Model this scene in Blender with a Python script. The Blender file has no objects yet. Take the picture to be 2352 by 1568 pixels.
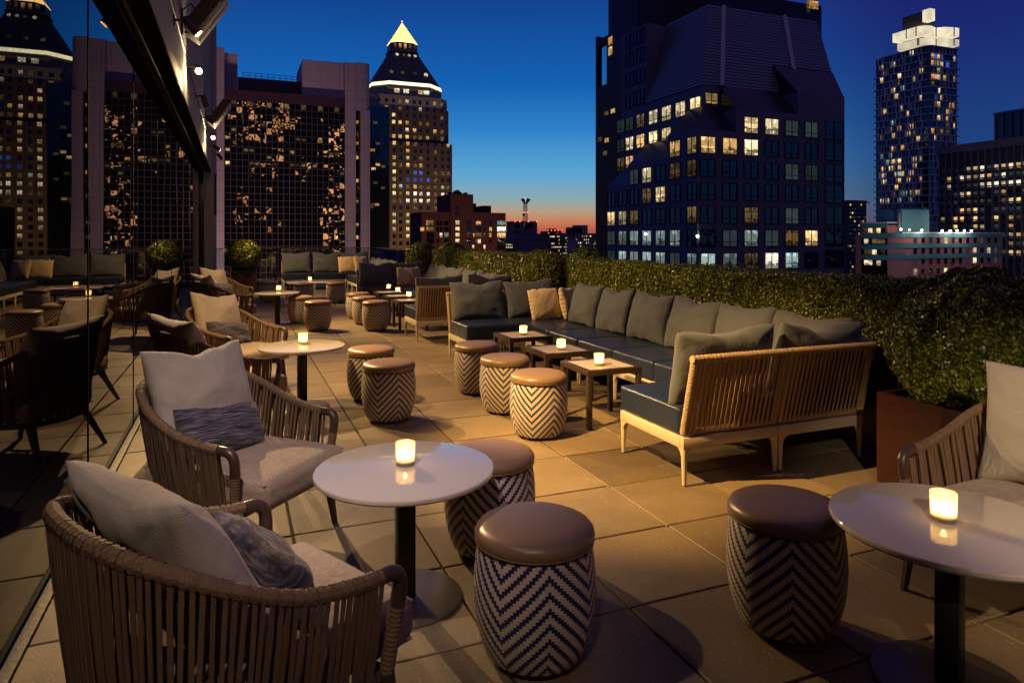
import bpy, bmesh, math, random
import numpy as np
from mathutils import Vector, Matrix, noise
random.seed(7); RNG = np.random.default_rng(7)
R = math.radians
sc = bpy.context.scene
COL = sc.collection
YAW = R(22.1); CA, SA = math.cos(YAW), math.sin(YAW)
FL = 1568.0; EYE = 1.5; HX, HY = 1176.0, 545.0      # focal length and horizon of the photograph (2352 wide)

# ------------------------------------------------------------------ survey helpers (photo measure -> metres)
def at_z(px, py, z=0.0):
    d = FL*(EYE-z)/(py-HY); r = (px-HX)/FL*d
    return Vector((r*CA+d*SA, -r*SA+d*CA, z))
def x_on(px, Y):
    u = (px-HX)/FL
    return Y*(u*CA+SA)/(CA-u*SA)
def y_on(px, X):
    u = (px-HX)/FL
    return X*(CA-u*SA)/(u*CA+SA)
def z_on(py, X, Y):
    return EYE+(HY-py)*(X*SA+Y*CA)/FL

# ------------------------------------------------------------------ materials
def nt(m):
    m.use_nodes = True
    t = m.node_tree; t.nodes.clear(); return t
class N:
    def __init__(s, t): s.t = t
    def __call__(s, typ, ins=None, **kw):
        n = s.t.nodes.new(typ)
        for k, v in kw.items(): setattr(n, k, v)
        for k, v in (ins or {}).items():
            sock = n.inputs[k]
            if isinstance(v, bpy.types.NodeSocket): s.t.links.new(v, sock)
            else: sock.default_value = v
        return n
    def m(s, op, a, b=0.0, c=0.0):
        n = s.t.nodes.new('ShaderNodeMath'); n.operation = op
        for i, v in enumerate((a, b, c)):
            if isinstance(v, bpy.types.NodeSocket): s.t.links.new(v, n.inputs[i])
            else: n.inputs[i].default_value = v
        return n.outputs[0]
    def mix(s, f, a, b):
        n = s.t.nodes.new('ShaderNodeMix'); n.data_type = 'RGBA'
        for k, v in ((0, f), (6, a), (7, b)):
            if isinstance(v, bpy.types.NodeSocket): s.t.links.new(v, n.inputs[k])
            elif k == 0: n.inputs[0].default_value = v
            else: n.inputs[k].default_value = (*v, 1) if len(v) == 3 else v
        return n.outputs[2]
    def ramp(s, f, pts, interp='LINEAR'):
        n = s.t.nodes.new('ShaderNodeValToRGB'); s.t.links.new(f, n.inputs[0])
        e = n.color_ramp.elements; n.color_ramp.interpolation = interp
        while len(e) < len(pts): e.new(0.5)
        for el, (p, c) in zip(e, pts):
            el.position = p; el.color = (*c, 1)
        return n.outputs[0]
    def out(s, sh):
        o = s.t.nodes.new('ShaderNodeOutputMaterial'); s.t.links.new(sh, o.inputs[0])
def c4(c): return (*c, 1)

def mat(name, color, rough=0.6, metal=0.0, spec=0.5, var=0.15, scale=8.0, bump=0.0, bscale=60.0, stretch=None, coat=0.0, island=0.0, sheen=0.0):
    m = bpy.data.materials.new(name); t = nt(m); n = N(t)
    tc = n('ShaderNodeTexCoord').outputs['Object']
    if stretch:
        tc = n('ShaderNodeMapping', {'Vector': tc, 'Scale': stretch}).outputs[0]
    no = n('ShaderNodeTexNoise', {'Vector': tc, 'Scale': scale, 'Detail': 5.0, 'Roughness': 0.65})
    f = n.m('MULTIPLY_ADD', no.outputs[0], 2*var, 1-var)
    if island:
        ri = n('ShaderNodeNewGeometry').outputs['Random Per Island']
        f = n.m('MULTIPLY', f, n.m('MULTIPLY_ADD', ri, 2*island, 1-island))
    colr = n('ShaderNodeVectorMath', {0: color, 'Scale': f}, operation='SCALE').outputs[0]
    b = n('ShaderNodeBsdfPrincipled', {'Base Color': colr, 'Roughness': rough, 'Metallic': metal, 'Specular IOR Level': spec, 'Coat Weight': coat, 'Sheen Weight': sheen})
    if bump:
        bn = n('ShaderNodeTexNoise', {'Vector': tc, 'Scale': bscale, 'Detail': 4.0})
        bb = n('ShaderNodeBump', {'Height': bn.outputs[0], 'Strength': bump, 'Distance': 0.01})
        t.links.new(bb.outputs[0], b.inputs['Normal'])
    n.out(b.outputs[0]); return m

def emit(name, color, strength, var=0.5, scale=1.5, rnd=0.5):
    """light that comes out of a lamp or a lit room; unevenly lit inside"""
    m = bpy.data.materials.new(name); t = nt(m); n = N(t)
    tc = n('ShaderNodeTexCoord').outputs['Object']
    oi = n('ShaderNodeObjectInfo')
    off = n('ShaderNodeVectorMath', {0: tc, 1: oi.outputs['Location']}, operation='ADD').outputs[0]
    no = n('ShaderNodeTexNoise', {'Vector': off, 'Scale': scale, 'Detail': 2.0})
    f = n.m('MULTIPLY_ADD', no.outputs[0], 2*var, 1-var)
    g = n.m('MULTIPLY_ADD', oi.outputs['Random'], 2*rnd, 1-rnd)
    ri = n('ShaderNodeNewGeometry').outputs['Random Per Island']
    g2 = n.m('MULTIPLY_ADD', ri, 1.2*rnd, 1-0.6*rnd)
    st = n.m('MULTIPLY', n.m('MULTIPLY', f, n.m('MULTIPLY', g, g2)), strength)
    e = n('ShaderNodeEmission', {'Color': c4(color), 'Strength': st})
    n.out(e.outputs[0]); m.cycles.emission_sampling = 'NONE'
    return m

M = {}
M['frame_cream'] = mat('cream_powder_coat', (.50, .43, .33), .42, var=.06)
M['rope_tan'] = mat('tan_rope', (.40, .28, .165), .75, var=.15, scale=25, bump=.5, bscale=220, island=.12)
M['rope_brown'] = mat('taupe_strap', (.150, .094, .052), .7, var=.12, scale=30, bump=.4, bscale=260, island=.12)
M['leather_dark'] = mat('dark_leather', (.055, .033, .024), .33, var=.2, scale=20, bump=.15, bscale=140)
M['wood_dark'] = mat('dark_stained_wood', (.045, .03, .022), .45, var=.3, scale=6, stretch=(1, 1, 12))
M['vinyl_navy'] = mat('navy_vinyl', (.013, .021, .052), .34, var=.12, scale=10, bump=.12, bscale=30)
M['leather_tan'] = mat('tan_leather', (.205, .132, .078), .36, var=.08, scale=12, bump=.06, bscale=90)
M['black_metal'] = mat('black_metal', (.012, .011, .011), .42, metal=.3, var=.1)
M['disc_metal'] = mat('brushed_disc', (.16, .14, .11), .38, metal=.75, var=.08)
M['bronze'] = mat('bronze_table_frame', (.055, .038, .026), .42, metal=.4, var=.12)
M['top_white'] = mat('off_white_laminate', (.52, .48, .44), .07, var=.03, scale=5, spec=.75, coat=.5)
_b = [q for q in M['top_white'].node_tree.nodes if q.type == 'BSDF_PRINCIPLED'][0]; _b.inputs['Coat Weight'].default_value = .45; _b.inputs['Coat IOR'].default_value = 1.5; _b.inputs['Coat Roughness'].default_value = .04
M['top_inlay'] = mat('pale_stone_inlay', (.46, .40, .33), .28, var=.06, scale=30)
M['planter'] = mat('oxblood_planter', (.034, .009, .007), .38, var=.25, scale=5, bump=.05)
M['planter_dark'] = mat('planter_foot', (.02, .012, .01), .6)
M['stem'] = mat('boxwood_stem', (.10, .07, .04), .8, bump=.5)
M['black_frame'] = mat('black_window_frame', (.010, .010, .011), .32, metal=.4, var=.1)
M['track'] = mat('worn_floor_track', (.010, .008, .006), .6, metal=.1, var=.5, scale=12, bump=.3, bscale=30)
M['copper'] = mat('copper_feet', (.25, .10, .05), .4, metal=.6)
M['fixture'] = mat('bronze_fixture', (.10, .075, .05), .4, metal=.6)
M['box_dark'] = mat('dark_cabinet', (.05, .045, .04), .5)
M['box_lit'] = mat('lamplit_cabinet_face', (.45, .42, .36), .5)  # pale base colour stands in for lamp light on the front faces
M['soffit'] = mat('dark_soffit', (.006, .006, .006), .95, spec=.05)
M['cap_glint'] = mat('cap_rail_gold_glint', (.55, .42, .22), .3, metal=.9)  # golden base colour paints the lamp glint on the metal cap
M['piping'] = mat('tan_piping', (.19, .11, .06), .45)

def plaster():
    m = bpy.data.materials.new('grey_plaster'); t = nt(m); n = N(t)
    tc = n('ShaderNodeTexCoord').outputs['Object']
    a = n('ShaderNodeTexNoise', {'Vector': n('ShaderNodeMapping', {'Vector': tc, 'Scale': (1, 1.2, .35)}).outputs[0], 'Scale': 1.6, 'Detail': 6.0}).outputs[0]
    g = n('ShaderNodeTexNoise', {'Vector': tc, 'Scale': 160.0, 'Detail': 3.0}).outputs[0]
    y = n('ShaderNodeSeparateXYZ', {0: tc}).outputs[1]
    j = n.m('LESS_THAN', n.m('FRACT', n.m('DIVIDE', y, 2.4)), .006)
    colr = n.mix(a, (.30, .28, .23), (.44, .41, .34))
    colr = n.mix(j, colr, (.12, .11, .09))
    b = n('ShaderNodeBsdfPrincipled', {'Base Color': colr, 'Roughness': .8})
    bp = n('ShaderNodeBump', {'Height': g, 'Strength': .6, 'Distance': .01})
    t.links.new(bp.outputs[0], b.inputs['Normal'])
    n.out(b.outputs[0]); return m
M['plaster'] = plaster()

def tile_mat():
    m = bpy.data.materials.new('concrete_paver'); t = nt(m); n = N(t)
    tc = n('ShaderNodeTexCoord').outputs['Object']
    ri = n('ShaderNodeNewGeometry').outputs['Random Per Island']
    tint = n.ramp(ri, [(0, (.092, .066, .037)), (.35, (.145, .106, .060)), (.7, (.190, .140, .078)), (1, (.118, .090, .058))])
    big = n('ShaderNodeTexNoise', {'Vector': tc, 'Scale': 1.7, 'Detail': 6.0, 'Roughness': .6}).outputs[0]
    fine = n('ShaderNodeTexNoise', {'Vector': tc, 'Scale': 95.0, 'Detail': 4.0, 'Roughness': .7}).outputs[0]
    vor = n('ShaderNodeTexVoronoi', {'Vector': tc, 'Scale': 60.0})
    speck = n.m('MULTIPLY', n.m('LESS_THAN', vor.outputs['Distance'], .16), n.m('GREATER_THAN', n('ShaderNodeSeparateColor', {0: vor.outputs['Color']}).outputs[0], .72))
    f = n.m('MULTIPLY', n.m('MULTIPLY_ADD', big, .95, .52), n.m('MULTIPLY_ADD', fine, .9, .55))
    colr = n('ShaderNodeVectorMath', {0: tint, 'Scale': f}, operation='SCALE').outputs[0]
    colr = n.mix(n.m('MULTIPLY', speck, .5), colr, (.62, .56, .48))
    st = n.m('SMOOTHSTEP', .62, .75, big) if False else n.m('MULTIPLY', n.m('GREATER_THAN', n('ShaderNodeTexNoise', {'Vector': tc, 'Scale': .9, 'Detail': 3.0}).outputs[0], .63), .18)
    colr = n.mix(st, colr, (.14, .115, .09))
    rg = n.m('MULTIPLY_ADD', big, -.25, .72)
    b = n('ShaderNodeBsdfPrincipled', {'Base Color': colr, 'Roughness': rg, 'Specular IOR Level': .4})
    bp = n('ShaderNodeBump', {'Height': fine, 'Strength': .35, 'Distance': .004})
    t.links.new(bp.outputs[0], b.inputs['Normal'])
    n.out(b.outputs[0]); return m
M['tile'] = tile_mat()
M['joint'] = mat('dark_joint', (.03, .025, .02), .9)

def chevron():
    m = bpy.data.materials.new('woven_chevron'); t = nt(m); n = N(t)
    s = n('ShaderNodeSeparateXYZ', {0: n('ShaderNodeTexCoord').outputs['Object']})
    x, y, z = s.outputs
    th = n.m('DIVIDE', n.m('ARCTAN2', y, x), 2*math.pi)              # -.5 .. .5
    col = n.m('MULTIPLY', th, 128.0)
    q = n.m('DIVIDE', n.m('FLOOR', col), 128.0)
    tri = n.m('PINGPONG', n.m('ADD', n.m('MULTIPLY', q, 4.0), 4.0), .5)      # 4 zigzags, 0...5
    v = n.m('ADD', n.m('DIVIDE', z, .049), n.m('MULTIPLY', tri, 6.8))
    fr = n.m('FRACT', v)
    dark = n.m('LESS_THAN', fr, .44)
    beige = n.mix(n('ShaderNodeTexNoise', {'Vector': n('ShaderNodeTexCoord').outputs['Object'], 'Scale': 18.0}).outputs[0], (.50, .42, .32), (.64, .56, .44))
    colr = n.mix(dark, beige, (.013, .016, .080))
    # weave relief: rounded strands, vertical on the dark, lying on the pale
    a = n.m('PINGPONG', col, .5)
    bq = n.m('PINGPONG', n.m('MULTIPLY', fr, 2.0), .5)
    strand = n.m('PINGPONG', n.m('ADD', n.m('DIVIDE', z, .0085), n.m('MULTIPLY', n.m('FLOOR', col), .33)), .5)
    gap = n.m('MULTIPLY', n.m('LESS_THAN', strand, .09), n.m('SUBTRACT', 1.0, dark))
    colr = n.mix(n.m('MULTIPLY', gap, .35), colr, (.10, .075, .05))
    h = n.m('ADD', n.m('MULTIPLY', n.m('POWER', a, .5), n.m('MULTIPLY_ADD', dark, .8, .2)), n.m('MULTIPLY', n.m('POWER', n.m('ADD', strand, .001), .5), n.m('MULTIPLY_ADD', dark, -.8, 1.2)))
    b = n('ShaderNodeBsdfPrincipled', {'Base Color': colr, 'Roughness': .42, 'Specular IOR Level': .5})
    bp = n('ShaderNodeBump', {'Height': h, 'Strength': .55, 'Distance': .004})
    t.links.new(bp.outputs[0], b.inputs['Normal'])
    n.out(b.outputs[0]); return m
M['chevron'] = chevron()

def fabric(name, kind):
    m = bpy.data.materials.new(name); t = nt(m); n = N(t)
    uvn = n('ShaderNodeTexCoord').outputs['UV']
    s = n('ShaderNodeSeparateXYZ', {0: uvn}); u, v = s.outputs[0], s.outputs[1]     # metres on the cloth
    ob = n('ShaderNodeTexCoord').outputs['Object']
    soft = n('ShaderNodeTexNoise', {'Vector': ob, 'Scale': 7.0, 'Detail': 4.0}).outputs[0]
    rough, h, hs = .9, None, .3
    if kind == 'herring':
        tri = n.m('PINGPONG', n.m('MULTIPLY', u, 46.0), .5)
        fr = n.m('FRACT', n.m('ADD', n.m('MULTIPLY', v, 150.0), n.m('MULTIPLY', tri, 3.2)))
        h = n.m('PINGPONG', n.m('MULTIPLY', fr, 2.0), 1.0)
        colr = n.mix(h, (.33, .29, .24), (.55, .50, .43))
        hs = .5
    elif kind == 'navy_knit':
        mp = n('ShaderNodeMapping', {'Vector': uvn, 'Scale': (7, 120, 1)}).outputs[0]
        a = n('ShaderNodeTexNoise', {'Vector': mp, 'Scale': 1.0, 'Detail': 4.0, 'Roughness': .75}).outputs[0]
        colr = n.ramp(a, [(.36, (.012, .013, .03)), (.48, (.045, .042, .075)), (.56, (.15, .13, .16)), (.7, (.30, .26, .27))])
        h = a; hs = .9
    elif kind == 'gold':
        a = n.m('PINGPONG', n.m('MULTIPLY', u, 22.0), .5); b_ = n.m('PINGPONG', n.m('MULTIPLY', v, 19.0), .5)
        fr = n.m('FRACT', n.m('MULTIPLY', n.m('ADD', a, b_), 2.0))
        h = n.m('LESS_THAN', fr, .42)
        colr = n.mix(h, (.80, .65, .40), (.36, .25, .11)); hs = .25
    elif kind == 'linen':
        a = n('ShaderNodeTexNoise', {'Vector': n('ShaderNodeMapping', {'Vector': ob, 'Scale': (60, 6, 60)}).outputs[0], 'Scale': 4.0, 'Detail': 4.0}).outputs[0]
        b_ = n('ShaderNodeTexNoise', {'Vector': ob, 'Scale': 170.0, 'Detail': 2.0}).outputs[0]
        h = n.m('ADD', n.m('MULTIPLY', a, .6), n.m('MULTIPLY', b_, .5))
        colr = n.ramp(h, [(.35, (.20, .145, .105)), (.55, (.33, .255, .195)), (.75, (.43, .35, .28))]); hs = .5
    else:                                   # grey outdoor canvas
        a = n('ShaderNodeTexNoise', {'Vector': ob, 'Scale': 240.0, 'Detail': 2.0}).outputs[0]
        h = a; colr = n.mix(a, (.054, .062, .080), (.092, .104, .130)); hs = .2; rough = .78
    f = n.m('MULTIPLY_ADD', soft, .24, .88)
    colr = n('ShaderNodeVectorMath', {0: colr, 'Scale': f}, operation='SCALE').outputs[0]
    b = n('ShaderNodeBsdfPrincipled', {'Base Color': colr, 'Roughness': rough, 'Sheen Weight': .15, 'Specular IOR Level': .3})
    wr = n('ShaderNodeTexNoise', {'Vector': ob, 'Scale': 9.0, 'Detail': 3.0, 'Distortion': .8}).outputs[0]
    bp0 = n('ShaderNodeBump', {'Height': wr, 'Strength': .35, 'Distance': .03})
    bp = n('ShaderNodeBump', {'Height': h, 'Strength': hs, 'Distance': .002, 'Normal': bp0.outputs[0]})
    t.links.new(bp.outputs[0], b.inputs['Normal'])
    n.out(b.outputs[0]); return m
M['herring'] = fabric('beige_herringbone', 'herring')
M['knit'] = fabric('navy_space_dyed_knit', 'navy_knit')
M['gold'] = fabric('gold_diamond_weave', 'gold')
M['linen'] = fabric('oatmeal_linen', 'linen')
M['canvas'] = fabric('slate_canvas', 'canvas')

def glass_dark():
    m = bpy.data.materials.new('tinted_wall_glass'); t = nt(m); n = N(t)
    no = n('ShaderNodeTexNoise', {'Vector': n('ShaderNodeTexCoord').outputs['Object'], 'Scale': .8, 'Detail': 1.0}).outputs[0]
    bp = n('ShaderNodeBump', {'Height': no, 'Strength': .05, 'Distance': .02})
    b = n('ShaderNodeBsdfPrincipled', {'Base Color': (.003, .003, .004, 1), 'Roughness': 0.0, 'IOR': 1.34, 'Normal': bp.outputs[0]})
    n.out(b.outputs[0]); return m
M['glass_dark'] = glass_dark()
def glass_clear():
    m = bpy.data.materials.new('clear_balustrade_glass'); t = nt(m); n = N(t)
    fr = n('ShaderNodeFresnel', {'IOR': 1.5}).outputs[0]
    tr = n('ShaderNodeBsdfTransparent', {'Color': (.86, .90, .92, 1)})
    gl = n('ShaderNodeBsdfGlossy', {'Color': (.95, .97, 1, 1), 'Roughness': .03})
    mx = n('ShaderNodeMixShader', {0: n.m('MULTIPLY_ADD', fr, 1.2, .06), 1: tr.outputs[0], 2: gl.outputs[0]})
    n.out(mx.outputs[0]); return m
M['glass_clear'] = glass_clear()
def frosted():
    m = bpy.data.materials.new('frosted_votive_glass'); t = nt(m); n = N(t)
    tl = n('ShaderNodeBsdfTranslucent', {'Color': (.92, .82, .62, 1)})
    df = n('ShaderNodeBsdfDiffuse', {'Color': (.7, .65, .55, 1)})
    gl = n('ShaderNodeBsdfGlossy', {'Roughness': .25, 'Color': (.9, .9, .9, 1)})
    tp = n('ShaderNodeBsdfTransparent', {'Color': (.95, .9, .8, 1)})
    a = n('ShaderNodeMixShader', {0: .28, 1: tl.outputs[0], 2: df.outputs[0]})
    b = n('ShaderNodeMixShader', {0: .06, 1: a.outputs[0], 2: gl.outputs[0]})
    b = n('ShaderNodeMixShader', {0: .2, 1: b.outputs[0], 2: tp.outputs[0]})
    n.out(b.outputs[0]); return m
M['frosted'] = frosted()
def cup_glass():
    m = bpy.data.materials.new('thick_clear_glass'); t = nt(m); n = N(t)
    b = n('ShaderNodeBsdfPrincipled', {'Base Color': (.8, .7, .5, 1), 'Roughness': .05, 'Transmission Weight': .8, 'IOR': 1.45})
    n.out(b.outputs[0]); return m
M['cup_glass'] = cup_glass()
M['wax'] = mat('candle_wax', (.75, .66, .48), .5)
def flame_mat():
    m = bpy.data.materials.new('candle_flame'); t = nt(m); n = N(t)
    e = n('ShaderNodeEmission', {'Color': (1, .62, .22, 1), 'Strength': 420.0}); n.out(e.outputs[0])
    m.cycles.emission_sampling = 'NONE'; return m
M['flame'] = flame_mat()
def lamp_mat():
    m = bpy.data.materials.new('spot_lens'); t = nt(m); n = N(t)
    e = n('ShaderNodeEmission', {'Color': (1, .74, .42, 1), 'Strength': 40.0}); n.out(e.outputs[0])
    m.cycles.emission_sampling = 'NONE'; return m
M['lens'] = lamp_mat()

def leaf_mat():
    m = bpy.data.materials.new('boxwood_leaf'); t = nt(m); n = N(t)
    ri = n('ShaderNodeNewGeometry').outputs['Random Per Island']
    ob = n('ShaderNodeTexCoord').outputs['Object']
    no = n('ShaderNodeTexNoise', {'Vector': ob, 'Scale': 5.0, 'Detail': 3.0}).outputs[0]
    c = n.ramp(ri, [(0, (.022, .044, .005)), (.5, (.098, .128, .010)), (.85, (.19, .21, .016)), (1, (.30, .29, .028))])
    c = n('ShaderNodeVectorMath', {0: c, 'Scale': n.m('MULTIPLY_ADD', no, 1.2, .4)}, operation='SCALE').outputs[0]
    b = n('ShaderNodeBsdfPrincipled', {'Base Color': c, 'Roughness': .34, 'Specular IOR Level': .5})
    n.out(b.outputs[0]); return m
M['leaf'] = leaf_mat()
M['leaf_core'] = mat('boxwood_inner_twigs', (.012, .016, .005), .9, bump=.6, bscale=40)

# ------------------------------------------------------------------ mesh helpers
def box(bm, c, s, bevel=0.0, seg=2, rot=None):
    r = bmesh.ops.create_cube(bm, size=1.0)
    vs = r['verts']
    bmesh.ops.scale(bm, vec=s, verts=vs)
    if bevel:
        es = list({e for v in vs for e in v.link_edges})
        rb = bmesh.ops.bevel(bm, geom=es, offset=bevel, segments=seg, profile=.5, affect='EDGES')
        vs = list({v for f in rb['faces'] for v in f.verts} | {v for v in vs if v.is_valid})
        allv = set(vs)
        for v in list(allv):
            for f in v.link_faces: allv.update(f.verts)
        vs = list(allv)
    if rot is not None: bmesh.ops.rotate(bm, cent=(0, 0, 0), matrix=rot, verts=vs)
    bmesh.ops.translate(bm, vec=c, verts=vs)
    return vs
def bx(x0, y0, z0, x1, y1, z1): return ((x0+x1)/2, (y0+y1)/2, (z0+z1)/2), (abs(x1-x0), abs(y1-y0), abs(z1-z0))
def cushion(bm, c, s, r, crown=0.0, n=16, wob_=.004, seed=0):
    """upholstered block: rounded edges, crowned top, slightly uneven"""
    hs = [v/2 for v in s]; idx = {}
    ts = [-1+2*i/n for i in range(n+1)]
    def g(t, h):
        a = abs(t); k = .55
        return math.copysign((a/k)*(h-r) if a < k else (h-r)+r*(a-k)/(1-k), t)
    def vert(i, j, k):
        key = (i, j, k)
        if key not in idx:
            p = [g(ts[q], h) for q, h in zip(key, hs)]
            inn = [max(-(h-r), min(h-r, v)) for v, h in zip(p, hs)]
            d = Vector([a-b for a, b in zip(p, inn)])
            m_ = max(abs(x) for x in d)
            q = Vector(inn)+(d.normalized()*m_ if m_ > 1e-9 else Vector())
            u, w = q.x/hs[0], q.y/hs[1]
            if q.z > 0: q.z += crown*max(0, 1-u*u)*max(0, 1-w*w)
            nn = noise.noise_vector(q*5+Vector((seed, 0, 0)))
            q += nn*wob_
            idx[key] = bm.verts.new(q+Vector(c))
        return idx[key]
    for ax in range(3):
        for side in (0, n):
            for a in range(n):
                for b in range(n):
                    quad = []
                    for da, db in ((0, 0), (1, 0), (1, 1), (0, 1)):
                        t = [a+da, b+db]; t.insert(ax, side); quad.append(vert(*t))
                    bm.faces.new(quad)
def lathe(bm, prof, n=48, c=(0, 0, 0)):
    rings = []
    for r, z in prof:
        if r < 1e-5: rings.append([bm.verts.new((c[0], c[1], c[2]+z))])
        else: rings.append([bm.verts.new((c[0]+r*math.cos(2*math.pi*i/n), c[1]+r*math.sin(2*math.pi*i/n), c[2]+z)) for i in range(n)])
    for a, b in zip(rings, rings[1:]):
        for i in range(n):
            j = (i+1) % n
            if len(a) == 1 and len(b) == 1: continue
            if len(a) == 1: bm.faces.new((a[0], b[j], b[i]))
            elif len(b) == 1: bm.faces.new((a[i], a[j], b[0]))
            else: bm.faces.new((a[i], a[j], b[j], b[i]))
def tube(bm, pts, rad, n=10, cap=True, flat=1.0):
    pts = [Vector(p) for p in pts]
    if not hasattr(rad, '__len__'): rad = [rad]*len(pts)
    tang = []
    for i in range(len(pts)):
        a = pts[max(0, i-1)]; b = pts[min(len(pts)-1, i+1)]
        tang.append((b-a).normalized())
    up = Vector((0, 0, 1)) if abs(tang[0].z) < .9 else Vector((1, 0, 0))
    nrm = (up-tang[0]*up.dot(tang[0])).normalized()
    rings = []
    for p, t, r in zip(pts, tang, rad):
        nrm = (nrm-t*nrm.dot(t)).normalized(); bi = t.cross(nrm)
        rings.append([bm.verts.new(p+nrm*(r*math.cos(2*math.pi*k/n))+bi*(r*flat*math.sin(2*math.pi*k/n))) for k in range(n)])
    for a, b in zip(rings, rings[1:]):
        for k in range(n):
            bm.faces.new((a[k], a[(k+1) % n], b[(k+1) % n], b[k]))
    if cap: bm.faces.new(list(reversed(rings[0])))
    if cap is True: bm.faces.new(rings[-1])
def smooth_curve(pts, n):
    pts = [Vector(p) for p in pts]; P = [2*pts[0]-pts[1]]+pts+[2*pts[-1]-pts[-2]]
    out = []; seg = len(pts)-1
    for i in range(n):
        t = i/(n-1)*seg; k = min(int(t), seg-1); f = t-k
        a, b, c, d = P[k:k+4]
        out.append(.5*((2*b)+(c-a)*f+(2*a-5*b+4*c-d)*f*f+(3*b-a-3*c+d)*f**3))
    return out
def taper_leg(bm, top, bot, wt, wb, n=4):
    """square tapered leg with softened edges"""
    top, bot = Vector(top), Vector(bot)
    ring = []
    for p, w in ((bot, wb), (top, wt)):
        c = w*.22
        pts = [(w/2-c, w/2), (-w/2+c, w/2), (-w/2, w/2-c), (-w/2, -w/2+c), (-w/2+c, -w/2), (w/2-c, -w/2), (w/2, -w/2+c), (w/2, w/2-c)]
        ring.append([bm.verts.new((p.x+a, p.y+b, p.z)) for a, b in pts])
    for k in range(8): bm.faces.new((ring[0][k], ring[0][(k+1) % 8], ring[1][(k+1) % 8], ring[1][k]))
    bm.faces.new(list(reversed(ring[0]))); bm.faces.new(ring[1])
def obj(name, bm, m, parent=None, angle=38, loc=None, wn=False):
    me = bpy.data.meshes.new(name)
    bmesh.ops.recalc_face_normals(bm, faces=bm.faces[:])
    bm.to_mesh(me); bm.free()
    me.polygons.foreach_set('use_smooth', [True]*len(me.polygons))
    me.set_sharp_from_angle(angle=R(angle))
    me.materials.append(M[m] if isinstance(m, str) else m)
    o = bpy.data.objects.new(name, me); COL.objects.link(o)
    if parent: o.parent = parent
    if loc is not None: o.location = loc
    if wn:
        w = o.modifiers.new('wn', 'WEIGHTED_NORMAL'); w.keep_sharp = True
    return o
def raw(name, verts, faces, m, parent=None, smooth=False):
    me = bpy.data.meshes.new(name); me.from_pydata(verts, [], faces)
    me.materials.append(M[m] if isinstance(m, str) else m)
    if smooth: me.polygons.foreach_set('use_smooth', [True]*len(me.polygons))
    o = bpy.data.objects.new(name, me); COL.objects.link(o)
    if parent: o.parent = parent
    return o
def nb(): return bmesh.new()
def tag(o, label=None, cat=None, group=None, kind=None):
    if label: o['label'] = label
    if cat: o['category'] = cat
    if group: o['group'] = group
    if kind: o['kind'] = kind
    return o
def thing(name, label, cat, loc=(0, 0, 0), rz=0.0, group=None):
    o = bpy.data.objects.new(name, None); COL.objects.link(o)
    o.empty_display_size = .2
    o.location = loc; o.rotation_euler = (0, 0, rz)
    return tag(o, label, cat, group)
def dup(root, loc, rz, label, group=None):
    r = root.copy(); COL.objects.link(r); r.location = loc; r.rotation_euler = (0, 0, rz)
    r['label'] = label
    if group: r['group'] = group
    for ch in list(root.children):
        c = ch.copy(); COL.objects.link(c); c.parent = r
        for g in ch.children:
            d = g.copy(); COL.objects.link(d); d.parent = c
    return r

def pillow_bm(w, h, t, n=26, seed=0, pinch=.085, sag=0.0, chop=0.0, lump=.16):
    """soft cushion in the XZ plane, thickness along Y, base at z=0"""
    bm = nb(); uvl = bm.loops.layers.uv.new('UVMap')
    def pt(u, v, s):
        x = w/2*u*(1-pinch*(1-v*v)); z = h/2*v*(1-pinch*1.2*(1-u*u))
        e = max(0.0, (1-u*u)*(1-v*v))
        y = s*t/2*(e**.36)
        q = Vector((u*2.2+seed*7.1, v*2.2+seed*3.3, s*.6))
        y += lump*t*noise.noise(q)*(e**.25); z += .018*noise.noise(q*1.3+Vector((5, 0, 0)))*abs(v)**.5
        if v > 0 and chop: z -= chop*h*max(0, v)**2*math.exp(-(u/.38)**2)
        y += sag*(v*.5+.5)**2
        # radiating folds near the corners
        rr = math.hypot(abs(u)-1, abs(v)-1)
        y += s*.010*math.sin(math.atan2(abs(v)-1+.001, abs(u)-1+.001)*11+seed)*math.exp(-(rr/.45)**2)*min(1, e*6)*min(1, (rr/.25)**2)
        return Vector((x, y, z+h/2))
    grid = {}
    for s in (1, -1):
        for i in range(n+1):
            for j in range(n+1):
                u = -math.cos(math.pi*i/n); v = -math.cos(math.pi*j/n)
                u = .55*u+.45*(2*i/n-1); v = .55*v+.45*(2*j/n-1)
                edge = i in (0, n) or j in (0, n)
                if s == -1 and edge: grid[s, i, j] = grid[1, i, j]
                else: grid[s, i, j] = (bm.verts.new(pt(u, v, s)), u*w/2, v*h/2)
    for s in (1, -1):
        for i in range(n):
            for j in range(n):
                q = [grid[s, i, j], grid[s, i+1, j], grid[s, i+1, j+1], grid[s, i, j+1]]
                if s == -1: q.reverse()
                f = bm.faces.new([a[0] for a in q])
                for lp, a in zip(f.loops, q): lp[uvl].uv = (a[1], a[2])
    return bm
def pmesh(name, bm, m):
    bmesh.ops.recalc_face_normals(bm, faces=bm.faces[:])
    me = bpy.data.meshes.new(name); bm.to_mesh(me); bm.free()
    me.polygons.foreach_set('use_smooth', [True]*len(me.polygons)); me.materials.append(M[m]); return me

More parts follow.
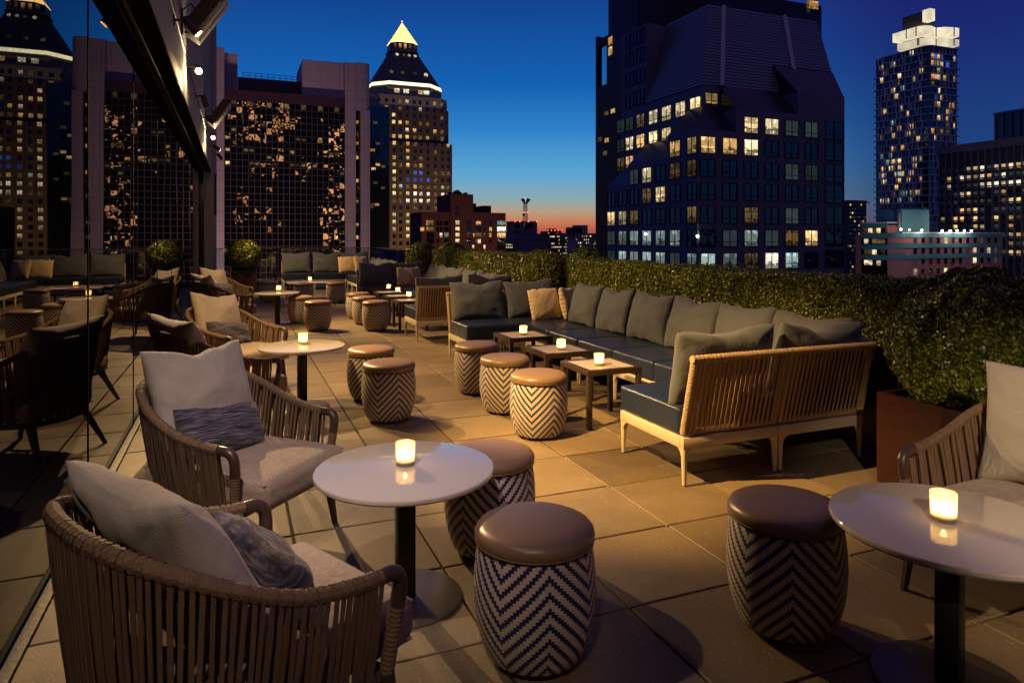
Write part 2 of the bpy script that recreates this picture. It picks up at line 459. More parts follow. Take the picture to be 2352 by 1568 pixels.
# ------------------------------------------------------------------ terrace floor
TS = .6062; TX0, TY0 = .877, 2.995
bm = nb()
ix0, ix1 = -3, 7; iy0, iy1 = -12, 32
XMIN = -.80; XMAX = 5.3; YMIN = -3.5; YMAX = 22.6
for i in range(ix0, ix1+1):
    for j in range(iy0, iy1+1):
        x0, x1 = TX0+(i-1)*TS, TX0+i*TS; y0, y1 = TY0+(j-1)*TS, TY0+j*TS
        x0, x1 = max(x0, XMIN), min(x1, XMAX); y0, y1 = max(y0, YMIN), min(y1, YMAX)
        if x1-x0 < .03 or y1-y0 < .03: continue
        g = .0056; dz = random.uniform(-.0018, .0018)
        c, s = bx(x0+g, y0+g, -.045, x1-g, y1-g, dz)
        # tile: bevelled top edge
        b = .0035
        tv = [bm.verts.new(p) for p in ((x0+g, y0+g, -.03), (x1-g, y0+g, -.03), (x1-g, y1-g, -.03), (x0+g, y1-g, -.03))]
        mv = [bm.verts.new(p) for p in ((x0+g, y0+g, dz-b), (x1-g, y0+g, dz-b), (x1-g, y1-g, dz-b), (x0+g, y1-g, dz-b))]
        uv = [bm.verts.new(p) for p in ((x0+g+b, y0+g+b, dz), (x1-g-b, y0+g+b, dz), (x1-g-b, y1-g-b, dz), (x0+g+b, y1-g-b, dz))]
        bm.faces.new(uv)
        for k in range(4):
            l = (k+1) % 4
            bm.faces.new((mv[k], mv[l], uv[l], uv[k])); bm.faces.new((tv[k], tv[l], mv[l], mv[k]))
tag(obj('terrace_floor', bm, 'tile', angle=10), 'square concrete pavers laid over the whole roof terrace', 'floor', kind='structure')
bm = nb(); box(bm, *bx(XMIN-6, YMIN, -.6, XMAX, YMAX, -.02))
tag(obj('terrace_slab', bm, 'joint'), 'dark roof slab under the pavers', 'slab', kind='structure')

# ------------------------------------------------------------------ left: glass wall, soffit, plaster wall
GX = -.74
gw = thing('glass_wall', 'tall wall of dark tinted glass panes mirroring the terrace', 'glass wall', (GX, 0, 0))
seams = [-3.4, -1.0, .78, 2.55, 4.31, 6.10, 7.87, 9.62, 11.37, 13.12, 14.87, 16.6, 17.9]
for a, b in zip(seams, seams[1:]):
    bm = nb(); box(bm, *bx(-.03, a+.010, .05, 0, b-.010, 3.17)); obj('pane', bm, 'glass_dark', gw)
bm = nb()
for s in seams: box(bm, *bx(-.05, s-.011, .03, .003, s+.011, 3.13))
obj('seam', bm, 'soffit', gw)
bm = nb(); box(bm, *bx(-.05, -3.5, 0.001, .04, 17.9, .02), bevel=.006)
obj('floor_track', bm, 'track', gw)
bm = nb(); box(bm, *bx(-.06, -3.5, 3.13, -.004, 17.9, 3.19)); box(bm, *bx(.004, -3.5, 3.140, .035, 17.9, 3.165), bevel=.006)
obj('head_track', bm, 'track', gw)
bm = nb(); box(bm, *bx(-.06, 17.93, 0, .06, 18.15, 3.17), bevel=.01); box(bm, *bx(-.06, 19.35, 0, .06, 19.55, 3.17), bevel=.01); box(bm, *bx(-.06, 18.15, 2.3, .05, 19.35, 3.17), bevel=.01)
df = obj('door_frame', bm, 'black_frame', gw)
bm = nb(); box(bm, *bx(-.05, 18.17, .02, -.01, 19.33, 2.28)); obj('door', bm, 'glass_dark', gw)

pw = thing('plaster_wall', 'grey plaster parapet wall above the glass with lamps on it', 'wall', (-.555, 0, 3.17))
bm = nb(); box(bm, *bx(-.5, -3.5, 0.006, 0, 18.9, 6.0)); obj('wall', bm, 'plaster', pw)
bm = nb(); box(bm, *bx(-.5, -3.5, -.02, -.004, 18.9, 0.0)); obj('soffit', bm, 'soffit', pw)
bm = nb(); box(bm, *bx(-.5, 18.9, -3.17, .045, 22.4, 5.6)); obj('end_pier', bm, 'plaster', pw)
bm = nb(); box(bm, *bx(-.5, -3.5, 6.0, .05, 18.9, 6.08), bevel=.01); box(bm, *bx(-.52, 18.88, 5.6, .07, 22.45, 5.68), bevel=.01); obj('coping', bm, 'black_frame', pw)
bp_ = thing('wall_panel', 'slim black vertical panel fixed on the far end of the wall', 'panel', (-.50, 19.9, 2.1))
bm = nb(); box(bm, (0, 0, .55), (.10, .10, 1.1), bevel=.01); obj('panel_body', bm, 'black_frame', bp_)
bm = nb(); box(bm, (.0, 0, 1.06), (.12, .12, .03), bevel=.005); obj('panel_cap', bm, 'black_metal', bp_)

# wall spot lamps, one every 1.95 m
LAMPS = []
lamp_y = [-2.33, -0.38, 1.57, 3.52, 5.47, 7.42, 9.37, 11.3, 13.3, 15.4, 17.3, 19.0]
aim = {-2.33: (2.95, 1.35, .6), -0.38: (.15, 2.1, .6), 1.57: (.42, 3.25, .5), 3.52: (2.65, 4.1, 0), 5.47: (.45, 6.9, .5), 7.42: (2.6, 6.9, .3), 9.37: (.8, 3.6, .3), 11.3: (.45, 13.0, .5), 13.3: (3.0, 11.4, .5), 15.4: (.7, 10.2, .3), 17.3: (3.2, 16.6, .6), 19.0: (2.1, 19.6, .3)}
lamp_label = {
    -2.33: 'bronze wall spot lamp behind the viewpoint, at the near end of the row',
    -0.38: 'bronze wall spot lamp nearest the camera, above the left chairs', 1.57: 'bronze wall spot lamp above the nearest round table',
    3.52: 'bronze wall spot lamp above the second glass pane', 5.47: 'bronze wall spot lamp just above the top edge of the photo',
    7.42: 'bronze spot lamp on the plaster below the nearer box fixture, turned away', 9.37: 'glaring lit wall spot lamp turned to the camera, the brighter and larger one',
    11.3: 'spot lamp tilted to the right between the glaring lamp and the far box fixture', 13.3: 'small spot lamp just under the far box fixture',
    15.4: 'smaller glaring lit wall spot lamp lower down the wall', 17.3: 'tiny spot lamp turned away, right below the smaller glaring lamp', 19.0: 'last and smallest spot lamp at the far end of the wall'}
for y in lamp_y:
    onpier = y > 18.9
    wx = -.51 if onpier else -.555
    base = Vector((wx, y, 3.62)); tgt = Vector(aim[y])
    t = thing('wall_lamp', lamp_label[y], 'wall lamp', base, 0, 'spot lamps in a row along the plaster wall')
    bm = nb(); lathe(bm, [(0, 0), (.055, 0), (.055, .012), (.02, .016), (0, .016)], 20)
    bmesh.ops.rotate(bm, cent=(0, 0, 0), matrix=Matrix.Rotation(R(90), 3, 'Y'), verts=bm.verts[:])
    obj('wall_plate', bm, 'fixture', t)
    d = (tgt-base-Vector((.12, 0, 0))).normalized()
    k = Vector((.115, 0, 0))
    bm = nb(); tube(bm, [(.01, 0, 0), (.06, 0, .006), k], .013, 10); obj('bracket', bm, 'fixture', t)
    bm = nb(); tube(bm, [k-d*.03, k-d*.02, k+d*.0, k+d*.13, k+d*.16], [.012, .034, .040, .043, .044], 18, cap='start'); tube(bm, [k+d*.159, k+d*.01], [.041, .037], 18, cap=False); obj('lamp_head', bm, 'fixture', t, angle=30)
    q_ = .115 if y in (9.37, 15.4) else .03; bm = nb(); tube(bm, [k+d*q_, k+d*(q_+.010), k+d*(q_+.018)], [.035, .035, .028], 16); obj('lens', bm, 'lens', t)
    LAMPS.append((y, base+k+d*(.14 if y in (9.37, 15.4) else .115), d))
bm = nb(); tube(bm, smooth_curve([(-.548, y+dy, 3.66+dz) for y in lamp_y[:-1] for dy, dz in ((-.5, .02), (.5, .035))], 60), .006, 6)
tag(obj('cable', bm, 'black_metal'), 'thin dark cable strung along the plaster wall between lamps', 'cable')

def box_fixture(y, label):
    t = thing('box_fixture', label, 'wall fixture', (-.555, y, 3.9), 0, 'tilted box fixtures on the plaster wall')
    a = math.atan2(.41, .27)                      # long axis rises outwards
    rot = Matrix.Rotation(-a, 3, 'Y')
    cen = Vector((.168, .28, -.19))+Vector((.27, 0, .41)).normalized()*.285+Vector((-.10, 0, .095))*.75
    bm = nb(); box(bm, (0, 0, 0), (.57, .54, .15), bevel=.012, rot=rot); bmesh.ops.translate(bm, vec=cen, verts=bm.verts[:]); body = obj('cabinet', bm, 'box_dark', t)
    nrm = Vector((math.sin(a), 0, -math.cos(a)))
    bm = nb()
    for q in (-.14, .13): box(bm, (0, q, 0), (.565, .245, .03), bevel=.008, rot=rot)
    bmesh.ops.translate(bm, vec=cen+nrm*.085, verts=bm.verts[:]); obj('front_panel', bm, 'box_lit', t)
    bm = nb(); tube(bm, [(0, .22, .02), (.05, .22, .05), (.10, .25, .06)], .018, 10); tube(bm, [(.03, .28, -.10), (.09, .29, -.10), (.15, .30, -.02)], .012, 8)
    box(bm, (.01, .25, 0), (.02, .1, .3), bevel=.005); obj('bracket', bm, 'black_metal', t)
    bm = nb(); tube(bm, smooth_curve([(.02, .2, .12), (.10, .2, .20), (.16, .21, .10), (.2, .22, .06)], 16), .007, 6); obj('cord', bm, 'black_metal', t)
box_fixture(8.2, 'large dark tilted box fixture high on the wall, nearer one')
box_fixture(14.9, 'dark tilted box fixture farther along the wall, the smaller looking one')

# ------------------------------------------------------------------ stools
def make_stool(label, loc, rz):
    t = thing('woven_stool', label, 'stool', loc, rz, 'chevron woven drum stools')
    bm = nb()
    prof = [(0, .018), (.158, .018), (.174, .026), (.186, .05), (.203, .10), (.214, .15), (.219, .20), (.2205, .24), (.219, .29), (.214, .34), (.209, .375), (.205, .392), (.19, .396), (0, .396)]
    ps = []
    for (r0, z0), (r1, z1) in zip(prof, prof[1:]):
        for k in range(3): ps.append((r0+(r1-r0)*k/3, z0+(z1-z0)*k/3))
    ps.append(prof[-1]); lathe(bm, ps, 96); obj('woven_body', bm, 'chevron', t, angle=50)
    bm = nb()
    lathe(bm, [(0, .398), (.204, .398), (.212, .404), (.215, .412), (.2165, .424), (.213, .437), (.203, .448), (.185, .456), (.15, .462), (.10, .466), (.05, .4675), (0, .468)], 72); s = obj('seat_pad', bm, 'leather_tan', t, angle=60)
    bm = nb()
    circ = [(.2115*math.cos(2*math.pi*k/72), .2115*math.sin(2*math.pi*k/72), .404) for k in range(73)]
    tube(bm, circ, .0042, 6, cap=False); obj('piping', bm, 'piping', s)
    for k in range(4):
        a = k*math.pi/2+.4
        bm = nb(); lathe(bm, [(0, 0), (.013, 0), (.015, .02), (0, .02)], 12, (.14*math.cos(a), .14*math.sin(a), 0)); obj('foot', bm, 'copper', t)
    t.scale = (1, 1, 1.045); return t
SEATZ = .466
stools = [
    (1228, 1203, 'large woven stool in the foreground beside the nearest round table, unobstructed'),
    (1125, 1037, 'woven stool partly behind the nearest round table top'),
    (1804, 1157, 'woven stool tucked by the round table at the right edge'),
    (893, 833, 'front one of two woven stools right of the second round table'),
    (852, 800, 'back one of two woven stools right of the second round table'),
    (1237, 858, 'front woven stool of three before the square tables of the navy sofa'),
    (1160, 820, 'middle woven stool of three before the square tables of the navy sofa'),
    (1095, 790, 'back woven stool of three, nearest the far arm of the navy sofa'),
    (730, 692, 'front one of two woven stools by the third round table'),
    (691, 681, 'back one of two woven stools by the third round table'),
    (863, 692, 'front woven stool of three before the farther set of square tables'),
    (838, 682, 'middle woven stool of three before the farther set of square tables'),
    (822, 673, 'rear woven stool of three before the farther set of square tables'),
    (771, 649, 'woven stool at the right of the far white rectangular table'),
    (697, 651, 'woven stool in the middle before the far white rectangular table'),
    (617, 647, 'woven stool at the left of the far white rectangular table, behind the chairs')]
ST0 = None
for i, (px, py, lab) in enumerate(stools):
    p = at_z(px, py, SEATZ); p.z = 0
    rz = math.atan2(-p.y, -p.x)+R([12, 55, 5, 20, 70, 30, 40, 10, 33, 60, 15, 80, 50, 24, 66, 35][i])
    if ST0 is None: ST0 = make_stool(lab, p, rz)
    else: dup(ST0, p, rz, lab)

# ------------------------------------------------------------------ candles
CANDLES = []
def make_candle(label, loc):
    t = thing('candle', label, 'candle', loc, 0, 'lit votive candles on the tables')
    bm = nb(); lathe(bm, [(.0385, .012), (.0395, .05), (.041, .094), (.0395, .0955), (.038, .094), (.0368, .05), (.0362, .014)], 32); obj('glass_cup', bm, 'frosted', t, angle=60)
    bm = nb(); lathe(bm, [(0, 0), (.036, 0), (.0385, .003), (.0385, .0118), (0, .0118)], 32); obj('cup_base', bm, 'cup_glass', t)
    bm = nb(); lathe(bm, [(0, .0145), (.030, .0145), (.031, .026), (.029, .028), (0, .027)], 24); obj('wax', bm, 'wax', t)
    bm = nb(); lathe(bm, [(0, .028), (.004, .032), (.0062, .038), (.005, .047), (.002, .056), (0, .060)], 12); obj('flame', bm, 'flame', t)
    return t
C0 = None
def candle(p, label):
    global C0
    CANDLES.append(Vector(p))
    if C0 is None: C0 = make_candle(label, p)
    else: dup(C0, p, 0, label)

# ------------------------------------------------------------------ round tables
TH = .545
def make_round(label, loc):
    t = thing('round_table', label, 'table', loc, 0, 'round pedestal tables')
    bm = nb(); lathe(bm, [(0, TH-.028), (.35, TH-.028), (.364, TH-.024), (.370, TH-.016), (.370, TH-.006), (.367, TH-.001), (.362, TH), (0, TH)], 96); obj('tabletop', bm, 'top_white', t, angle=30)
    bm = nb(); box(bm, (0, 0, (TH-.028+.013)/2), (.075, .075, TH-.041), bevel=.008); lathe(bm, [(0, TH-.045), (.12, TH-.045), (.12, TH-.0285), (0, TH-.0285)], 24); obj('pedestal', bm, 'black_metal', t)
    bm = nb(); lathe(bm, [(0, 0), (.236, 0), (.238, .004), (.236, .009), (.225, .0125), (0, .0128)], 64); obj('base', bm, 'disc_metal', t)
    return t
rounds = [((929, 1082), (.657, 2.80), (931, 1066), 'nearest round white table, between the two front left armchairs', 'lit candle on the nearest round table left of centre'),
          ((694, 793), None, (696, 789), 'second round white table, before the two middle left armchairs', 'lit candle on the second round table'),
          ((637, 671.5), None, (640, 668), 'third round white table, farthest along the glass wall', 'lit candle on the third, farthest round table'),
          (None, (2.23, 1.575), (2167, 1193), 'round white table cut off by the right edge of the photo', 'lit candle on the round table at the right edge')]
T0 = None; TPOS = []
for pix, w, cpix, lab, clab in rounds:
    p = Vector((w[0], w[1], 0)) if w else at_z(*pix, TH)
    p.z = 0; TPOS.append(p)
    if T0 is None: T0 = make_round(lab, p)
    else: dup(T0, p, R(5*len(TPOS)), lab)
    candle(at_z(*cpix, TH), clab)

# ------------------------------------------------------------------ square tables
QH = .463
def make_square(label, loc, group):
    t = thing('square_table', label, 'table', loc, 0, group)
    S = .245
    bm = nb()
    for sx, sy, a, b in ((0, -1, 1, 0), (0, 1, 1, 0), (-1, 0, 0, 1), (1, 0, 0, 1)):
        if a: box(bm, (0, sy*(S-.02), QH-.022), (2*S, .04, .044), bevel=.003)
        else: box(bm, (sx*(S-.02), 0, QH-.022), (.04, 2*S-.0805, .043), bevel=.002)
    obj('table_frame', bm, 'bronze', t)
    bm = nb(); box(bm, (0, 0, QH-.012), (2*S-.082, 2*S-.082, .018)); obj('tabletop', bm, 'top_inlay', t)
    for sx in (-1, 1):
        for sy in (-1, 1):
            bm = nb(); box(bm, (sx*(S-.021), sy*(S-.021), (QH-.046)/2), (.038, .038, QH-.046), bevel=.003); obj('leg', bm, 'bronze', t)
    return t
sq = [((2.785, 4.93), (1376, 838), 'nearest of three low square tables in front of the navy sofa', 'square tables of the nearer sofa group', 'lit candle on the nearest of the three square tables'),
      ((2.80, 5.75), (1289, 802), 'middle one of three low square tables in front of the navy sofa', 'square tables of the nearer sofa group', 'lit candle on the middle square table of the nearer sofa'),
      ((2.86, 6.74), (1202, 768), 'rear one of three low square tables, by the sofa far arm', 'square tables of the nearer sofa group', 'lit candle on the rear square table of the nearer sofa'),
      ((2.70, 11.15), None, 'nearest low square table of the farther sofa group', 'square tables of the farther sofa group', 'lit candle on the nearest square table of the farther sofa'),
      ((2.72, 12.05), None, 'middle low square table of the farther sofa group', 'square tables of the farther sofa group', 'lit candle on the middle square table of the farther sofa'),
      ((2.72, 12.95), None, 'rear low square table of the farther sofa group', 'square tables of the farther sofa group', 'lit candle on the rear square table of the farther sofa')]
fc = [(939, 683), (914, 671.5), (893, 664)]
Q0 = None
for i, (w, cp, lab, grp, clab) in enumerate(sq):
    p = Vector((*w, 0))
    if Q0 is None: Q0 = make_square(lab, p, grp)
    else: dup(Q0, p, 0, lab, grp)
    candle(at_z(*cp, QH) if cp else at_z(*fc[i-3], QH), clab)
# far rectangular table
t = thing('rectangular_table', 'low white rectangular table at the far end of the terrace', 'table', (1.66, 16.9, 0))
bm = nb(); box(bm, (0, 0, .437), (1.10, 1.25, .026), bevel=.006); obj('tabletop', bm, 'top_white', t)
for sx in (-1, 1):
    for sy in (-1, 1):
        bm = nb(); taper_leg(bm, (sx*.44, sy*.5, .424), (sx*.50, sy*.56, 0), .045, .03); obj('leg', bm, 'bronze', t)
    bm = nb(); box(bm, (sx*.44, 0, .40), (.04, .95, .04)); obj('rail', bm, 'bronze', t)
candle(at_z(712, 645, .45), 'lit candle on the far white rectangular table')

# ------------------------------------------------------------------ armchairs
def make_armchair(label, loc, rz):
    t = thing('armchair', label, 'armchair', loc, rz, 'rope woven armchairs with beige cushions')
    top = smooth_curve([(-.365, .325, .575), (-.372, .20, .585), (-.378, .03, .625), (-.362, -.13, .70), (-.285, -.27, .775), (-.15, -.338, .805), (0, -.352, .81),
                        (.15, -.338, .805), (.285, -.27, .775), (.362, -.13, .70), (.378, .03, .625), (.372, .20, .585), (.365, .325, .575)], 121)
    low = smooth_curve([(-.325, .325, .275), (-.325, .20, .275), (-.318, .03, .275), (-.295, -.12, .275), (-.225, -.235, .275), (-.12, -.29, .275), (0, -.305, .275),
                        (.12, -.29, .275), (.225, -.235, .275), (.295, -.12, .275), (.318, .03, .275), (.325, .20, .275), (.325, .325, .275)], 121)
    # wrapped top rail: cord ridges
    n = 260; ctr = smooth_curve(top[4:-4], n); rad = [.0205+.0016*math.sin(i*2*math.pi/5.0) for i in range(n)]
    bm = nb(); tube(bm, ctr, rad, 12); top_rail = obj('top_rail', bm, 'rope_brown', t, angle=70)
    bm = nb()
    K = 88
    ins = Vector((0, 0, 0))
    for k in range(K):
        f = .035+.93*k/(K-1)
        i = f*120; a = top[int(i)].lerp(top[min(120, int(i)+1)], i-int(i))
        i2 = min(119.9, max(0, i+random.uniform(-.5, .5))); b = low[int(i2)].lerp(low[min(120, int(i2)+1)], i2-int(i2))
        tg = (top[min(120, int(i)+1)]-top[max(0, int(i)-1)]).normalized()
        outw = tg.cross(Vector((0, 0, 1))).normalized()
        for side in (1, -1):
            if side == -1 and k % 4 == 3: continue
            w = random.uniform(.0055, .0068); o1 = outw*(.017*side); off = tg*random.uniform(-.003, .003)+(tg*.008 if side == -1 else Vector())
            prev = None
            for s in range(6):
                q = s/5
                p = (a+o1-Vector((0, 0, .004))).lerp(b+outw*.010*side, q)+off+outw*(.012*math.sin(q*math.pi))*side*.3
                tw = (tg+outw*random.uniform(-.12, .12)).normalized()
                cur = [bm.verts.new(p-tw*w+outw*.002), bm.verts.new(p+tw*w+outw*.002), bm.verts.new(p+tw*w-outw*.002), bm.verts.new(p-tw*w-outw*.002)]
                if prev:
                    for e in range(4): bm.faces.new((prev[e], prev[(e+1) % 4], cur[(e+1) % 4], cur[e]))
                prev = cur
            if side == 1:      # the loop that goes over the rail
                arc = []
                for s in range(7):
                    an = -.5+s/6*(math.pi+.9)
                    c = a+off+outw*(.0235*math.cos(an))+Vector((0, 0, .0235*math.sin(an)))
                    arc.append((bm.verts.new(c-tg*w), bm.verts.new(c+tg*w)))
                for c0, c1 in zip(arc, arc[1:]): bm.faces.new((c0[0], c0[1], c1[1], c1[0]))
    obj('rope_straps', bm, 'rope_brown', t, angle=30)
    bm = nb(); tube(bm, low, .019, 8)
    tube(bm, [(-.325, .325, .275), (.325, .325, .275)], .022, 8); tube(bm, [(-.31, .05, .272), (.31, .05, .272)], .018, 8); obj('seat_frame', bm, 'wood_dark', t)
    for sx in (-1, 1):
        bm = nb()
        el = smooth_curve([(sx*.3655, .285, .576), (sx*.365, .325, .573), (sx*.362, .352, .555), (sx*.358, .36, .52), (sx*.352, .357, .47)], 14)
        tube(bm, el, [.022]*11+[.0225]*3, 14); obj('arm_cap', bm, 'leather_dark', t, angle=60)
        bm = nb()
        pc = [(sx*(.352-.022*i/60), .357-.022*i/60, .475-.20*i/60) for i in range(61)]
        tube(bm, pc, [.0215+.0012*math.sin(i*2*math.pi/4) for i in range(61)], 12); obj('arm_post', bm, 'rope_brown', t, angle=70)
        bm = nb(); taper_leg(bm, (sx*.328, .33, .285), (sx*.345, .372, 0), .05, .026); obj('leg', bm, 'wood_dark', t)
        bm = nb(); taper_leg(bm, (sx*.235, -.20, .285), (sx*.305, -.33, 0), .055, .028); obj('leg', bm, 'wood_dark', t)
    bm = nb(); cushion(bm, (0, .115, .365), (.61, .73, .145), .05, .022)
    c = obj('seat_cushion', bm, 'linen', t, angle=80)
    bm = nb()
    for zz in (.418, .305):
        q = [(x, y, zz) for x, y in ((-.292, -.242), (.292, -.242), (.292, .462), (-.292, .462), (-.292, -.242))]
        tube(bm, q, .004, 5)
    obj('seam', bm, 'linen', c)
    return t
def facing(v): return math.atan2(v[1], v[0])-math.pi/2      # local +Y looks along v
chairs = [((-.055, 2.05), facing((.887, .459)), 'armchair in the bottom left corner, seen from behind, nearest of all'),
          ((-.02, 3.68), facing((.73, -.68)), 'armchair facing the nearest round table from behind, beige cushion upright'),
          ((-.17, 5.62), facing((.887, .459)), 'armchair seen from behind at the second round table, mostly hidden'),
          ((-.03, 7.24), facing((.73, -.68)), 'armchair facing the camera at the second round table'),
          ((-.22, 11.6), facing((.887, .459)), 'far armchair seen from behind at the third round table'),
          ((-.20, 13.35), facing((.73, -.68)), 'farthest armchair by the glass wall, in front of the box planter'),
          ((3.03, 1.74), facing((-1, -.04)), 'armchair cut off by the right edge of the photo')]
A0 = None; CH = []
for (x, y), rz, lab in chairs:
    if A0 is None: o = A0 = make_armchair(lab, (x, y, 0), rz)
    else: o = dup(A0, (x, y, 0), rz, lab)
    CH.append((Vector((x, y, 0)), rz))
# loose pillows
BIG = [pmesh('beige_pillow', pillow_bm(w_, .54, .19, seed=s, chop=c, lump=.10), 'herring') for s, c, w_ in ((1, .04, .60), (2, .02, .66), (3, .04, .60))]
LUM = [pmesh('lumbar_pillow', pillow_bm(.47, .25, .14, n=22, seed=s, pinch=.05), 'knit') for s in (4, 5)]
GLD = [pmesh('gold_pillow', pillow_bm(.42, .40, .15, n=22, seed=s, pinch=.02, lump=.05), 'gold') for s in (6, 7)]
def place(name, me, Mx, label, cat, group):
    o = bpy.data.objects.new(name, me); COL.objects.link(o); o.matrix_world = Mx
    return tag(o, label, cat, group)
def on_chair(i, loc, tilt, spin=0.0, roll=0.0):
    p, rz = CH[i]
    return Matrix.Translation(p) @ Matrix.Rotation(rz, 4, 'Z') @ Matrix.Translation(loc) @ Matrix.Rotation(spin, 4, 'Z') @ Matrix.Rotation(tilt, 4, 'X') @ Matrix.Rotation(roll, 4, 'Y')
GB = 'beige back pillows on the armchairs'; GL = 'navy lumbar pillows on the armchairs'; GG = 'gold patterned throw pillows on the sofas'
for i, (me, tl, sp, rl, lab) in enumerate([
    (1, 31, 3, -3, 'beige herringbone pillow slumped over the back of the nearest armchair'),
    (0, 20, -4, -2, 'upright beige herringbone pillow on the second armchair, facing the camera'),
    (1, 24, 2, 2, 'beige pillow seen from behind on the armchair at the second round table'),
    (2, 20, 3, -7, 'upright beige pillow on the armchair facing us at the second round table'),
    (0, 22, 0, 0, 'beige pillow seen from behind on the far armchair at the third table'),
    (2, 20, 4, -5, 'beige pillow on the farthest armchair by the glass wall'),
    (0, 17, 6, 4, 'beige herringbone pillow on the armchair at the right edge')]):
    place('back_pillow', BIG[me], on_chair(i, (.01 if i == 0 else 0, .03 if i == 0 else -.095 if i != 6 else -.08, .435), R(tl), R(sp), R(rl)), lab, 'pillow', GB)
for i, me, lab in [(0, 0, 'dark navy lumbar pillow on the nearest armchair, seen end on'), (1, 1, 'striped navy lumbar pillow on the second armchair, tilted on the seat'), (3, 0, 'navy lumbar pillow on the armchair facing us at the second table'), (5, 1, 'navy lumbar pillow on the farthest armchair by the glass wall')]:
    place('lumbar_pillow', LUM[me], on_chair(i, (.05 if i != 1 else .08, .19 if i == 0 else .055, .445), R(28), R(-6), R(-8 if i else 4)), lab, 'pillow', GL)

